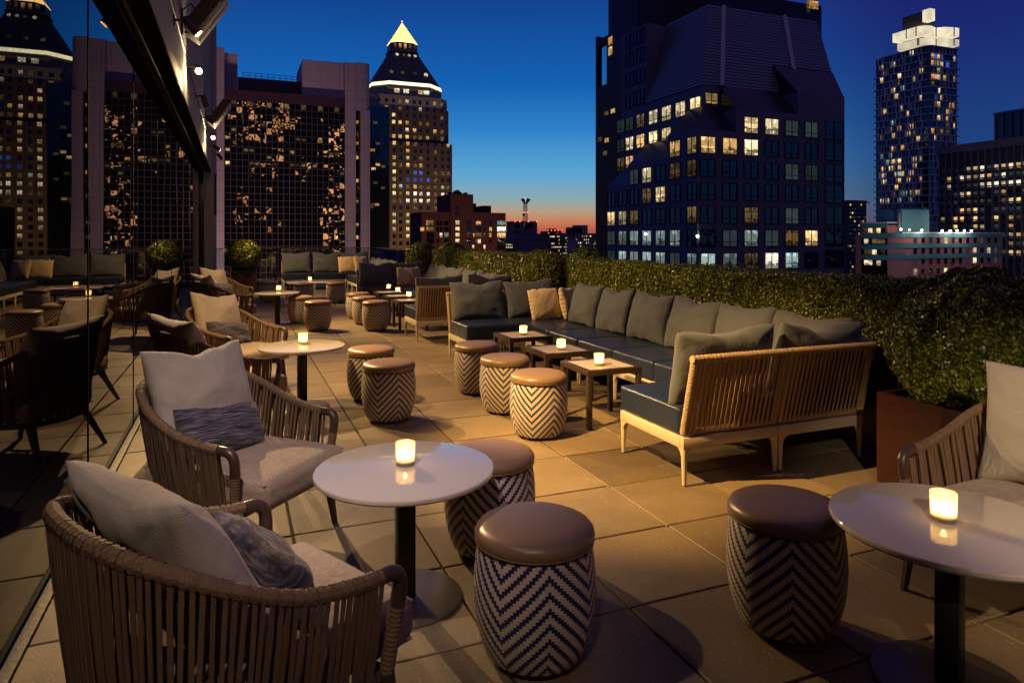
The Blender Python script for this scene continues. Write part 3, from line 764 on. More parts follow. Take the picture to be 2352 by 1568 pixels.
# ------------------------------------------------------------------ sofas
CUSH = [pmesh('back_cushion', pillow_bm(.72, .50, .22, seed=s, pinch=.045, chop=c, lump=.08), 'canvas') for s, c in ((11, .03), (12, .07), (13, .05), (14, .09))]
def make_sofa(name, label, loc, rz, n, W=.74, D=.73, group='navy sofas along the hedge', cush=True, ends=(False, False), skip=(), side=None, tall=0.0, tilt=16):
    t = thing(name, label, 'sofa', loc, rz, group)
    for k in range(n):
        x0 = k*W+.004; x1 = (k+1)*W-.004; xc = (x0+x1)/2
        # frame rails of the module (y: 0 back .. D front)
        bm = nb()
        for (a, b) in (((x0+.02, .02), (x1-.02, .02)), ((x0+.02, D-.02), (x1-.02, D-.02))): box(bm, *bx(a[0]-.02, a[1]-.018, .225, b[0]+.02, b[1]+.018, .295), bevel=.006)
        for xx in (x0+.018, x1-.018): box(bm, *bx(xx-.018, .039, .225, xx+.018, D-.039, .2945), bevel=.006)
        box(bm, *bx(x0+.037, .039, .27, x1-.037, D-.039, .288))
        fr = obj('frame', bm, 'frame_cream', t)
        for xx, sx in ((x0+.019, 1), (x1-.019, -1)):
            for yy, sy in ((.02, 1), (D-.02, -1)):
                bm = nb()
                taper_leg(bm, (xx, yy, .228), (xx-sx*.002, yy-sy*.002, 0.006), .036, .022)
                # curved gusset between leg and rail
                for ax in (0, 1):
                    prev = None
                    for s in range(7):
                        an = s/6*math.pi/2; q = .055*(1-math.sin(an)); h = .226-.055*(1-math.cos(an))
                        q0 = .016+.0
                        p = (xx+sx*(q0+q), yy, 0) if ax == 0 else (xx, yy+sy*(q0+q), 0)
                        hw = .013
                        if ax == 0: cur = [bm.verts.new((p[0], yy-hw, h)), bm.verts.new((p[0], yy+hw, h)), bm.verts.new((p[0], yy+hw, .227)), bm.verts.new((p[0], yy-hw, .227))]
                        else: cur = [bm.verts.new((xx-hw, p[1], h)), bm.verts.new((xx+hw, p[1], h)), bm.verts.new((xx+hw, p[1], .227)), bm.verts.new((xx-hw, p[1], .227))]
                        if prev:
                            for e in range(4): bm.faces.new((prev[e], prev[(e+1) % 4], cur[(e+1) % 4], cur[e]))
                        prev = cur
                obj('leg', bm, 'frame_cream', t)
        # rope back: wrapped frame + vertical cords, leaning backwards
        bm = nb()
        B = lambda x, h: Vector((x, .035-.115*(h-.30)/.48, h))
        def rail(p, q, r=.022):
            m_ = 90; pts = [p.lerp(q, i/(m_-1)) for i in range(m_)]
            tube(bm, pts, [r+.0013*math.sin(i*2*math.pi/3.7) for i in range(m_)], 9)
        rail(B(x0+.02, .315), B(x0+.02, .775)); rail(B(x1-.02, .315), B(x1-.02, .775)); rail(B(x0+.0, .78), B(x1-.0, .78), .024); rail(B(x0+.01, .318), B(x1-.01, .318), .02)
        K = 18
        for q in range(K):
            xa = x0+.055+(x1-x0-.11)*q/(K-1)
            for side_ in (0, 1):
                sh = .003 if side_ else 0
                p0, p1 = B(xa+sh*.4, .32), B(xa+sh, .775); dy = .016 if side_ else -.016
                p0.y += dy; p1.y += dy
                w = .0078
                vs = [bm.verts.new((p.x+a*w, p.y+b*.002, p.z)) for p in (p0, p1) for a, b in ((-1, -1), (1, -1), (1, 1), (-1, 1))]
                for e in range(4): bm.faces.new((vs[e], vs[(e+1) % 4], vs[4+(e+1) % 4], vs[4+e]))
        obj('rope_back', bm, 'rope_tan', t, angle=60)
        bm = nb(); cushion(bm, ((x0+x1)/2, (D+.067)/2, .382), (x1-x0-.006, D-.043, .170), .024, .010, 14, .003, k)
        sc_ = obj('seat_cushion', bm, 'vinyl_navy', t, angle=80)
        bm = nb()
        q = [(x0+.012, .07, .460), (x1-.012, .07, .460), (x1-.012, D+.004, .460), (x0+.012, D+.004, .460), (x0+.012, .07, .460)]
        tube(bm, q, .0045, 5); obj('piping', bm, 'vinyl_navy', sc_)
        if cush and k not in skip:
            o = bpy.data.objects.new('back_cushion', CUSH[(k+int(abs(loc[1])*3)) % 4]); COL.objects.link(o); o.parent = t
            o.matrix_local = Matrix.Translation((xc, .155, .455)) @ Matrix.Rotation(R(random.uniform(-3, 3)), 4, 'Z') @ Matrix.Rotation(R(tilt), 4, 'X') @ Matrix.Rotation(R(random.uniform(-3, 3)), 4, 'Y') @ Matrix.Diagonal((W/.74, 1, 1+tall, 1))
    if side:                                     # the corner unit also has a back and cushion on its side
        xs, sgn = side
        bm = nb()
        S = lambda y, h: Vector((xs+sgn*(.115*(h-.30)/.48), y, h))
        for p, q in ((S(.02, .315), S(.02, .775)), (S(D-.02, .315), S(D-.02, .775)), (S(0, .78), S(D, .78)), (S(.01, .318), S(D-.01, .318))):
            tube(bm, [p.lerp(q, i/59) for i in range(60)], [.022+.0013*math.sin(i*1.7) for i in range(60)], 9)
        for q in range(18):
            y = .055+(D-.11)*q/17; p0, p1 = S(y, .32), S(y+.008, .775)
            vs = [bm.verts.new((p.x+b*.002, p.y+a*.0095, p.z)) for p in (p0, p1) for a, b in ((-1, -1), (1, -1), (1, 1), (-1, 1))]
            for e in range(4): bm.faces.new((vs[e], vs[(e+1) % 4], vs[4+(e+1) % 4], vs[4+e]))
        obj('rope_back', bm, 'rope_tan', t, angle=60)
        o = bpy.data.objects.new('back_cushion', CUSH[2]); COL.objects.link(o); o.parent = t
        o.matrix_local = Matrix.Translation((xs-sgn*.13, D/2+.06, .455)) @ Matrix.Rotation(R(90*(-sgn)*-1), 4, 'Z') @ Matrix.Rotation(R(16), 4, 'X')
    return t
SG1, SG2, SG3 = 'navy sofa units of the nearer group', 'navy sofa units of the middle group', 'navy sofa units at the far railing'
make_sofa('sofa', 'near sofa arm with tan slatted rope back turned to us, in front of the planter', (2.49, 3.406, 0), 0, 2, group=SG1, side=(1.46, 1))
make_sofa('sofa', 'long navy sofa run with grey cushions in front of the nearer hedge', (3.965, 4.14, 0), R(90), 5, W=.683, group=SG1)
make_sofa('sofa', 'sofa arm facing the camera with two grey cushions behind the gold pillows', (3.97, 8.285, 0), R(180), 2, group=SG1)
make_sofa('sofa', 'sofa arm seen from its slatted rope back in the middle of the terrace', (2.41, 9.60, 0), 0, 2, group=SG2, side=(1.46, 1))
make_sofa('sofa', 'long grey cushioned sofa run in front of the farther hedge', (3.885, 10.34, 0), R(90), 5, W=.735, group=SG2)
make_sofa('sofa', 'sofa arm facing us beyond the farther square tables', (3.89, 14.75, 0), R(180), 2, group=SG2, tall=.05)
make_sofa('sofa', 'sofa along the far glass railing with large grey cushions', (3.80, 20.9, 0), R(180), 3, W=.85, group=SG3, tall=.25)
make_sofa('sofa', 'far sofa run with dark cushions before the side railing', (3.62, 16.1, 0), R(90), 4, W=.80, group=SG3)
def free(p, rz, tilt, roll=0): return Matrix.Translation(p) @ Matrix.Rotation(rz, 4, 'Z') @ Matrix.Rotation(tilt, 4, 'X') @ Matrix.Rotation(roll, 4, 'Y')
gp = at_z(1257, 733, .47); gp2 = at_z(1318, 731, .47)
place('throw_pillow', GLD[0], free(Vector((gp.x, gp.y, .462)), R(184), R(16), R(3)), 'front gold diamond patterned pillow on the nearer sofa corner', 'pillow', GG)
place('throw_pillow', GLD[1], free(Vector((gp2.x-.02, gp2.y+.02, .462)), R(222), R(14), R(-4)), 'gold pillow turned sideways behind the front one in the nearer sofa corner', 'pillow', GG)
place('throw_pillow', GLD[0], free(Vector((3.40, 14.36, .462)), R(183), R(16), R(-3)), 'front gold pillow on the middle sofa group', 'pillow', GG)
place('throw_pillow', GLD[1], free(Vector((3.68, 14.42, .462)), R(232), R(14), R(2)), 'gold pillow leaning in the corner of the middle sofa group', 'pillow', GG)
place('throw_pillow', GLD[0], free(Vector((3.08, 20.45, .462)), R(183), R(14), R(2)) @ Matrix.Scale(1.2, 4), 'front gold pillow on the sofa at the far railing', 'pillow', GG)
place('throw_pillow', GLD[1], free(Vector((3.50, 20.40, .462)), R(212), R(14), R(-2)) @ Matrix.Scale(1.2, 4), 'second gold pillow in the corner at the far railing', 'pillow', GG)

# ------------------------------------------------------------------ hedges and boxwood balls
def leaves(name, P, Nn, parent, size):
    n = len(P)
    jit = RNG.normal(size=(n, 3))*.75
    nn = Nn+jit; nn /= np.linalg.norm(nn, axis=1)[:, None]
    rnd = RNG.normal(size=(n, 3)); tx = np.cross(nn, rnd); tx /= np.linalg.norm(tx, axis=1)[:, None]
    ty = np.cross(nn, tx)
    s = size*RNG.uniform(.65, 1.25, size=(n, 1))
    v = np.empty((n, 4, 3))
    v[:, 0] = P-ty*s*.55; v[:, 1] = P+tx*s*.34+nn*s*.10; v[:, 2] = P+ty*s*.60; v[:, 3] = P-tx*s*.34+nn*s*.10
    me = bpy.data.meshes.new(name)
    me.vertices.add(4*n); me.vertices.foreach_set('co', v.reshape(-1))
    me.loops.add(4*n); me.loops.foreach_set('vertex_index', np.arange(4*n, dtype=np.int32))
    me.polygons.add(n); me.polygons.foreach_set('loop_start', np.arange(0, 4*n, 4, dtype=np.int32))
    me.update(calc_edges=True); me.materials.append(M['leaf'])
    o = bpy.data.objects.new(name, me); COL.objects.link(o); o.parent = parent
    return o
def wob(p, s, seed=0): return noise.noise(Vector(p)*s+Vector((seed*3.7, seed, 0)))
def hedge(label, x0, x1, y0, y1, z0, z1, n, size, seed):
    t = thing('hedge', label, 'hedge', (x0, y0, 0), 0, 'clipped boxwood hedges along the roof edge')
    P, Q = [], []
    Lx, Ly, Lz = x1-x0, y1-y0, z1-z0
    A = [Ly*Lz, Ly*Lx, Lx*Lz, Lx*Lz, Ly*Lz*.4]; A = np.array(A)/sum(A)
    for k in RNG.choice(5, size=n, p=A):
        a, b = RNG.random(2)
        if k == 0: p, q = (0, a*Ly, z0+b*Lz), (-1, 0, 0)
        elif k == 1: p, q = (a*Lx, b*Ly, z1), (0, 0, 1)
        elif k == 2: p, q = (a*Lx, 0, z0+b*Lz), (0, -1, 0)
        elif k == 3: p, q = (a*Lx, Ly, z0+b*Lz), (0, 1, 0)
        else: p, q = (Lx, a*Ly, z0+b*Lz), (1, 0, 0)
        w = wob(p, 3.0, seed)*.035+wob(p, 9.0, seed)*.02-abs(RNG.normal())*.018
        # soften the long edges
        if k in (0, 4) and p[2] > z1-.07: w -= .035*((p[2]-z1+.07)/.07)**2
        if k == 1:
            e = min(p[0], Lx-p[0])
            if e < .07: w -= .035*((.07-e)/.07)**2
        if RNG.random() < .012: w += .03
        P.append([p[0]+q[0]*w, p[1]+q[1]*w, p[2]+q[2]*w]); Q.append(q)
    leaves('foliage', np.array(P), np.array(Q, float), t, size)
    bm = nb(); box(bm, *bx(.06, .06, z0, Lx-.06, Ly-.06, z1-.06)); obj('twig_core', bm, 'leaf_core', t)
    return t
hedge('clipped boxwood hedge behind the nearer navy sofa', 4.24, 4.85, 3.34, 8.48, .60, 1.185, 150000, .0185, 1)
hedge('farther clipped boxwood hedge behind the middle sofa group', 4.18, 4.80, 9.45, 15.2, .60, 1.22, 60000, .028, 2)
def trough(x0, x1, y0, y1, label):
    t = thing('planter', label, 'planter', (x0, y0, 0), 0, 'long oxblood planters under the hedges')
    bm = nb(); box(bm, *bx(0, 0, .03, x1-x0, .03, .62)); box(bm, *bx(0, y1-y0-.03, .03, x1-x0, y1-y0, .62)); box(bm, *bx(0, .0305, .03, .03, y1-y0-.0305, .62)); box(bm, *bx(x1-x0-.03, .0305, .03, x1-x0, y1-y0-.0305, .62)); obj('planter_box', bm, 'planter', t)
    bm = nb(); box(bm, *bx(.031, .031, .1, x1-x0-.031, y1-y0-.031, .55)); obj('soil', bm, 'joint', t)
    bm = nb(); box(bm, *bx(.05, .05, 0, x1-x0-.05, y1-y0-.05, .029)); obj('plinth', bm, 'planter_dark', t)
trough(4.18, 4.90, 3.15, 8.52, 'long oxblood planter box behind the nearer sofa')
trough(4.14, 4.86, 9.40, 15.25, 'long oxblood planter box behind the middle sofa group')
def ball(label, x, y, zc, r, n, size, seed, pl=None, psize=.74, ph=.57):
    t = thing('boxwood_ball', label, 'shrub', (x, y, 0), 0, 'boxwood balls clipped to globes')
    d = RNG.normal(size=(n, 3)); d /= np.linalg.norm(d, axis=1)[:, None]
    w = np.array([wob(q, 2.6, seed)*.045+wob(q, 7.0, seed)*.025 for q in d])-np.abs(RNG.normal(size=n))*.016+(RNG.random(n) < .012)*.03
    leaves('foliage', d*(r+w)[:, None]*np.array([1, 1, .98])+np.array([0, 0, zc]), d, t, size)
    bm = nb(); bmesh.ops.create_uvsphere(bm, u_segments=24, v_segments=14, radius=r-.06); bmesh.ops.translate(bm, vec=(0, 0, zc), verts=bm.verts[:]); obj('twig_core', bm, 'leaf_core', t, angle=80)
    bm = nb(); tube(bm, [(0, 0, ph-.12), (.01, 0, ph), (0, .01, zc-r*.5)], [.035, .03, .028], 10); obj('trunk', bm, 'stem', t)
    if pl:
        p = thing('planter', pl, 'planter', (x, y, 0), 0, 'square oxblood planters under the globes')
        h = psize/2
        bm = nb()
        box(bm, *bx(-h, -h, .03, h, -h+.03, ph)); box(bm, *bx(-h, h-.03, .03, h, h, ph)); box(bm, *bx(-h, -h+.0305, .03, -h+.03, h-.0305, ph)); box(bm, *bx(h-.03, -h+.0305, .03, h, h-.0305, ph)); obj('planter_box', bm, 'planter', p)
        bm = nb(); box(bm, *bx(-h+.031, -h+.031, .08, h-.031, h-.031, ph-.06)); obj('soil', bm, 'joint', p)
        bm = nb(); box(bm, *bx(-h+.05, -h+.05, 0, h-.05, h-.05, .029)); obj('plinth', bm, 'planter_dark', p)
ball('big dark boxwood ball at the right edge above the armchair', 3.98, 2.60, .85, .475, 70000, .020, 3, 'square oxblood planter beside the near sofa arm', .78, .57)
ball('boxwood ball behind the big one at the right edge', 4.95, 2.55, .82, .46, 26000, .025, 4, 'square oxblood planter behind the right edge globe')
ball('boxwood ball standing forward in the gap between the two hedges', 4.12, 8.95, .97, .37, 24000, .026, 5, 'square oxblood planter in the gap, nearer the sofa', .62)
ball('boxwood ball at the outer edge of the gap between the hedges', 4.88, 9.05, .98, .37, 20000, .027, 6, 'square oxblood planter in the gap, at the outer edge', .62)
ball('boxwood ball at the far end of the farther hedge, by the railing', 4.08, 15.72, 1.02, .375, 15000, .032, 7, 'square oxblood planter at the far end of the hedge', .62)
ball('boxwood ball peeping up behind the far hedge end', 4.86, 15.85, 1.03, .37, 8000, .040, 8, 'square oxblood planter behind the far hedge end', .62)
ball('dark boxwood ball alone at the end of the glass wall', .23, 20.2, 1.0, .45, 9000, .042, 9, 'square oxblood planter at the end of the glass wall', .66, .60)

# ------------------------------------------------------------------ glass balustrade
rl = thing('glass_railing', 'clear glass balustrade with a slim metal cap at the far end', 'railing', (0, 22.45, 0))
RZ = 1.165
xs = [-.52, .5, 1.5, 2.5, 3.4, 4.3]
for a, b in zip(xs, xs[1:]):
    bm = nb(); box(bm, *bx(a+.006, -.008, .06, b-.006, .008, RZ-.02)); obj('glass_pane', bm, 'glass_clear', rl)
for a, b in ((-4.4, -3.0), (-3.0, -1.55), (-1.55, -.02)):
    bm = nb(); box(bm, *bx(4.292, a+.006, .06, 4.308, b-.006, RZ-.02)); obj('glass_pane', bm, 'glass_clear', rl)
bm = nb(); box(bm, *bx(-.52, -.022, RZ-.02, 4.278, .022, RZ+.006), bevel=.004); box(bm, *bx(4.28, -4.4, RZ-.0205, 4.322, .022, RZ+.0055), bevel=.004); obj('cap_rail', bm, 'cap_glint', rl)
bm = nb(); box(bm, *bx(-.52, -.03, 0, 4.268, .03, .09)); box(bm, *bx(4.27, -4.4, 0, 4.33, .03, .0905)); obj('base_shoe', bm, 'black_frame', rl)
wl = thing('parapet_wall', 'dark low parapet behind the hedges along the roof edge', 'wall', (5.0, 0, 0))
bm = nb(); box(bm, *bx(.28, -3.5, -.6, .42, 16.3, .75)); obj('wall', bm, 'soffit', wl)
bm = nb(); box(bm, *bx(.25, -3.5, .75, .45, 16.3, .80)); obj('coping', bm, 'black_frame', wl)

# ------------------------------------------------------------------ the city beyond the roof
def gridmat(name, color, line, pz, lw, rough=.8, px=0.0, var=.15, scale=.25):
    """masonry or panels with real joints every pz metres up (and px along)"""
    m = bpy.data.materials.new(name); t = nt(m); n = N(t)
    tc = n('ShaderNodeTexCoord').outputs['Object']; s = n('ShaderNodeSeparateXYZ', {0: tc})
    no = n('ShaderNodeTexNoise', {'Vector': tc, 'Scale': scale, 'Detail': 6.0, 'Roughness': .65}).outputs[0]
    j = n.m('LESS_THAN', n.m('FRACT', n.m('DIVIDE', n.m('ADD', s.outputs[2], 1000.0), pz)), lw/pz)
    if px:
        j2 = n.m('LESS_THAN', n.m('FRACT', n.m('DIVIDE', n.m('ADD', n.m('ADD', s.outputs[0], s.outputs[1]), 1000.0), px)), lw/px)
        j = n.m('MAXIMUM', j, j2)
    c = n('ShaderNodeVectorMath', {0: color, 'Scale': n.m('MULTIPLY_ADD', no, 2*var, 1-var)}, operation='SCALE').outputs[0]
    c = n.mix(j, c, line)
    b = n('ShaderNodeBsdfPrincipled', {'Base Color': c, 'Roughness': rough}); n.out(b.outputs[0]); return m
def cityglass(name, tint, ior, rough, wob_, scale):
    m = bpy.data.materials.new(name); t = nt(m); n = N(t)
    tc = n('ShaderNodeTexCoord').outputs['Object']
    no = n('ShaderNodeTexNoise', {'Vector': tc, 'Scale': scale, 'Detail': 2.0}).outputs[0]
    bp = n('ShaderNodeBump', {'Height': no, 'Strength': wob_, 'Distance': .3})
    b = n('ShaderNodeBsdfPrincipled', {'Base Color': c4(tint), 'Roughness': rough, 'IOR': ior, 'Normal': bp.outputs[0]}); n.out(b.outputs[0]); return m
M['pink_concrete'] = gridmat('pale_concrete_panels', (.46, .37, .36), (.27, .20, .20), 2.62, .10, px=5.3)
M['maroon'] = gridmat('maroon_metal_band', (.075, .028, .034), (.04, .015, .02), 50, .01, .5, px=1.48)
M['mullion'] = mat('mullion_grid', (.085, .062, .065), .5)
M['mirror_glass'] = cityglass('mirror_curtain_glass', (.004, .003, .003), 2.3, .0, .055, .34)
M['city_glass'] = cityglass('dark_office_glass', (.006, .007, .011), 1.9, .04, .15, .6)
M['slate_panel'] = gridmat('grey_stone_panels', (.125, .135, .215), (.07, .075, .12), 2.62, .06, .55, px=3.0)
M['navy_skirt'] = mat('navy_sloped_glazing', (.012, .014, .035), .25, var=.2, scale=.3)
M['louvre'] = mat('grey_metal_louvre', (.34, .34, .38), .36, metal=.45, var=.1)
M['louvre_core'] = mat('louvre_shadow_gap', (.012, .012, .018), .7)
M['black_tower'] = gridmat('black_tower_cladding', (.012, .013, .016), (.03, .03, .035), 2.7, .12, .35, px=1.6)
M['brown_brick'] = gridmat('brown_brick_shaft', (.115, .072, .045), (.085, .052, .035), 3.4, .5, .85, px=3.6)
M['tan_stone'] = mat('tan_stone', (.30, .265, .21), .8, var=.2, scale=.3)
M['copper_roof'] = gridmat('dark_copper_roof', (.045, .048, .046), (.03, .032, .032), 60, .01, .55, px=1.3)
M['red_brick'] = gridmat('red_brick', (.095, .038, .024), (.16, .10, .075), 2.55, .07, .9, var=.3, scale=.8)
M['grey_concrete'] = gridmat('grey_concrete', (.19, .17, .17), (.14, .12, .12), 4, .12, .85)
M['ribbed'] = gridmat('ribbed_concrete', (.20, .175, .17), (.09, .08, .08), 90, .02, .85, px=2.2)
M['tower_slab'] = mat('white_slab_edge', (.62, .63, .68), .6)
M['dark_stone'] = gridmat('dark_grey_grid', (.075, .066, .066), (.04, .035, .035), 40, .02, .8, px=2.0)
M['teal'] = mat('teal_cladding', (.09, .28, .34), .7, var=.1, scale=.3)
M['pink_panel'] = mat('salmon_panels', (.50, .20, .18), .8, var=.12, scale=.3)
M['hill'] = mat('haze_blue_hills', (.020, .020, .050), 1.0, var=.2, scale=.002)  # blue in the base colour paints the haze of distance
M['city_ground'] = mat('city_ground', (.02, .018, .018), .9, var=.4, scale=.01)
M['steel'] = mat('galvanised_steel', (.22, .22, .24), .45, metal=.6)
def room(name, color, strength):
    """a lit room behind glass: ceiling lamps, dark furniture low down, some with a blind part way"""
    m = bpy.data.materials.new(name); t = nt(m); n = N(t)
    tc = n('ShaderNodeTexCoord').outputs['Object']; oi = n('ShaderNodeObjectInfo'); rn = oi.outputs['Random']
    off = n('ShaderNodeVectorMath', {0: tc, 1: n('ShaderNodeVectorMath', {0: oi.outputs['Location'], 'Scale': 3.7}, operation='SCALE').outputs[0]}, operation='ADD').outputs[0]
    s = n('ShaderNodeSeparateXYZ', {0: tc}); h = n.m('ADD', s.outputs[0], s.outputs[1]); z = s.outputs[2]
    no = n('ShaderNodeTexNoise', {'Vector': n('ShaderNodeMapping', {'Vector': off, 'Scale': (1.6, 1.6, 1.0)}).outputs[0], 'Scale': 1.3, 'Detail': 2.0}).outputs[0]
    vo = n('ShaderNodeTexVoronoi', {'Vector': off, 'Scale': 2.3}, distance='CHEBYCHEV')
    furn = n.m('MULTIPLY', n.m('LESS_THAN', z, n.m('MULTIPLY_ADD', n('ShaderNodeSeparateColor', {0: vo.outputs['Color']}).outputs[0], .9, -.85)), .75)
    lamp = n.m('MULTIPLY', n.m('GREATER_THAN', z, .5), n.m('GREATER_THAN', no, .52))
    bl = n.m('MULTIPLY', n.m('GREATER_THAN', z, n.m('MULTIPLY_ADD', n.m('FRACT', n.m('MULTIPLY', rn, 7.3)), 2.6, -.9)), .5)
    f = n.m('MULTIPLY_ADD', no, 1.1, .35)
    f = n.m('MULTIPLY', f, n.m('SUBTRACT', 1.0, furn)); f = n.m('MULTIPLY', f, n.m('SUBTRACT', 1.0, bl)); f = n.m('ADD', f, n.m('MULTIPLY', lamp, .7))
    f = n.m('MULTIPLY', f, n.m('MULTIPLY_ADD', rn, .9, .45))
    col = n.mix(n.m('FRACT', n.m('MULTIPLY', rn, 13.1)), color, (color[0], color[1]*.86, color[2]*.72))
    e = n('ShaderNodeEmission', {'Color': col, 'Strength': n.m('MULTIPLY', f, strength)})
    n.out(e.outputs[0]); m.cycles.emission_sampling = 'NONE'; return m
E = {}
E['warm'] = room('lit_room_warm', (1, .68, .28), .95)
E['pale'] = room('lit_room_pale', (1, .84, .50), 1.15)
E['white'] = room('lit_room_white', (1, .93, .76), 1.35)
E['teal'] = room('lit_room_cool', (.55, .80, .82), .5)
E['amber'] = room('lit_room_amber', (1, .50, .14), .85)
E['dim'] = room('dim_room', (.80, .55, .26), .16)
E['dimteal'] = emit('dim_cool_room', (.30, .42, .46), .07, .6, .8)
E['blue'] = emit('blue_screen_room', (.10, .20, 1), .35, .7, .9)
E['red'] = emit('red_lit_room', (1, .12, .05), .7, .6, .9)
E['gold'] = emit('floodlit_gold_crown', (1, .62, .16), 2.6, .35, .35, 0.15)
E['ring'] = emit('floodlit_ring', (1, .88, .50), 1.5, .5, .9, 0.3)
E['crown'] = emit('lit_crown_glass', (1, .88, .62), .80, .7, .16, 0.1)
E['beacon'] = emit('red_beacon', (1, .08, .04), 8.0, 0, 1, 0)
E['flood'] = emit('flood_lamp', (1, .90, .70), 30.0, 0, 1, 0)
E['city'] = emit('distant_street_lamps', (1, .62, .28), 2.2, .1, 1, .8)
E['citywhite'] = emit('distant_white_lamps', (1, .92, .75), 3.0, .1, 1, .8)
E['refl'] = emit('lit_facade_orange', (1, .43, .16), 2.8, .6, .15, .6)
for k, v in E.items(): M['e_'+k] = v

PM = {}
def pane(face, w, h, m):
    k = (face, round(w, 2), round(h, 2), m)
    if k not in PM:
        if face == 'S': v = [(-w/2, 0, -h/2), (w/2, 0, -h/2), (w/2, 0, h/2), (-w/2, 0, h/2)]
        else: v = [(0, w/2, -h/2), (0, -w/2, -h/2), (0, -w/2, h/2), (0, w/2, h/2)]
        me = bpy.data.meshes.new('window'); me.from_pydata(v, [], [(0, 1, 2, 3)]); me.materials.append(M[m]); PM[k] = me
    return PM[k]
FM = {}
def framemesh(face, w, h, m):
    k = (face, round(w, 2), round(h, 2), m)
    if k not in FM:
        bm = nb(); f = .09
        B = [(0, 0, f*.8, h), (0, -h*.22, w, f*.8), (0, h/2, w+f, f), (0, -h/2, w+f, f), (-w/2, 0, f, h), (w/2, 0, f, h)]
        for (c, z, a, b) in B:
            if face == 'S': box(bm, (c, -.04, z), (a, .08, b))
            else: box(bm, (-.04, c, z), (.08, a, b))
        me = bpy.data.meshes.new('window_frame'); bm.to_mesh(me); bm.free(); me.materials.append(M[m]); FM[k] = me
    return FM[k]
def window(parent, face, x, y, z, w, h, m, frame=None):
    o = bpy.data.objects.new('window', pane(face, w, h, m)); COL.objects.link(o); o.parent = parent
    o.location = Vector((x, y, z))-parent.location
    if frame:
        f = bpy.data.objects.new('window_frame', framemesh(face, w, h, frame)); COL.objects.link(f); f.parent = o
    return o
def panes_mesh(parent, name, quads, m):
    """quads: (face,x,y,z,w,h); the many windows beyond the largest hundred"""
    v, f = [], []; L = parent.location
    for face, x, y, z, w, h in quads:
        k = len(v); x -= L.x; y -= L.y; z -= L.z
        if face == 'S': v += [(x-w/2, y, z-h/2), (x+w/2, y, z-h/2), (x+w/2, y, z+h/2), (x-w/2, y, z+h/2)]
        else: v += [(x, y+w/2, z-h/2), (x, y-w/2, z-h/2), (x, y-w/2, z+h/2), (x, y+w/2, z+h/2)]
        f.append((k, k+1, k+2, k+3))
    o = raw(name, v, f, m, parent); o['kind'] = 'stuff'; return o
def block(parent, name, m, *boxes, bevel=0.0):
    bm = nb(); L = parent.location
    for x0, y0, z0, x1, y1, z1 in boxes: box(bm, *bx(x0-L.x, y0-L.y, z0-L.z, x1-L.x, y1-L.y, z1-L.z), bevel=bevel)
    return obj(name, bm, m, parent, angle=30)
def prism(bm, bot, top):
    a = [bm.verts.new(p) for p in bot]; b = [bm.verts.new(p) for p in top]; k = len(a)
    for i in range(k): bm.faces.new((a[i], a[(i+1) % k], b[(i+1) % k], b[i]))
    bm.faces.new(list(reversed(a))); bm.faces.new(b)
def rect(x0, y0, x1, y1, z): return [(x0, y0, z), (x1, y0, z), (x1, y1, z), (x0, y1, z)]
ZB = -58.0
rnd = random.Random(21)

# --- office tower with louvred roof
TX, TY = 47.1, 61.8
b = thing('office_tower', 'dark office tower with a sloping louvred roof and stepped lit windows', 'tower', (TX, TY, ZB))
block(b, 'wall', 'slate_panel', (TX, TY, ZB, TX+5.3, TY+5.7, 13.4), (TX, TY+5.7, ZB, TX+6, TY+14.4, 10.8), (TX, TY+14.4, ZB, TX+6, TY+19.7, 8.2),
      (TX+5.3, TY, ZB, TX+14.3, TY+6, 16.0), (TX+14.3, TY, ZB, TX+21.7, TY+6, 18.6))
block(b, 'upper_wall', 'slate_panel', (TX+3, TY+3, ZB, TX+24.1, TY+21, 19.1), (TX+3, TY+14.6, 19.1, TX+14, TY+21, 29.6))
bm = nb()
def sk(*p): 
    L = b.location
    prism(bm, [(x-L.x, y-L.y, z-L.z) for x, y, z in p[0]], [(x-L.x, y-L.y, z-L.z) for x, y, z in p[1]])
for y0, y1, z in ((TY+5.7, TY+14.4, 10.8), (TY+14.4, TY+19.7, 8.2)):
    sk(rect(TX+.05, y0, TX+3.2, y1, z+.005), [(TX+2.9, y0, z+2.9), (TX+3.2, y0, z+2.9), (TX+3.2, y1, z+2.9), (TX+2.9, y1, z+2.9)])
sk(rect(TX+.05, TY+.05, TX+5.3, TY+5.7, 13.405), [(TX+2.9, TY+2.9, 16.6), (TX+5.3, TY+2.9, 16.6), (TX+5.3, TY+5.7, 16.6), (TX+2.9, TY+5.7, 16.6)])
sk(rect(TX+5.31, TY+.05, TX+14.3, TY+3.2, 16.005), rect(TX+5.31, TY+2.9, TX+14.3, TY+3.2, 19.2))
sk(rect(TX+14.31, TY+.05, TX+21.6, TY+3.2, 18.605), [(TX+14.31, TY+3.9, 22.6), (TX+24.05, TY+3.9, 22.6), (TX+24.05, TY+4.1, 22.6), (TX+14.31, TY+4.1, 22.6)])
obj('sloped_glazing', bm, 'navy_skirt', b, angle=20)
def LV(f, ext=0.0):                                # louvre roof outline at height fraction f
    x0 = TX+3+3.7*f-ext; y0 = TY+3+3.7*f-ext; x1 = TX+24.1; y1 = TY+14.6+1.2*f
    return x0, y0, x1, y1
bm = nb(); L = b.location
bt = LV(0); tp = LV(1)
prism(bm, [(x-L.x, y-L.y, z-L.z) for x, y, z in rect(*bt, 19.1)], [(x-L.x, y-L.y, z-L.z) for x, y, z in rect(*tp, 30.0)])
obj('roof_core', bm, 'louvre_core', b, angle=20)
bm = nb()
NF = 27
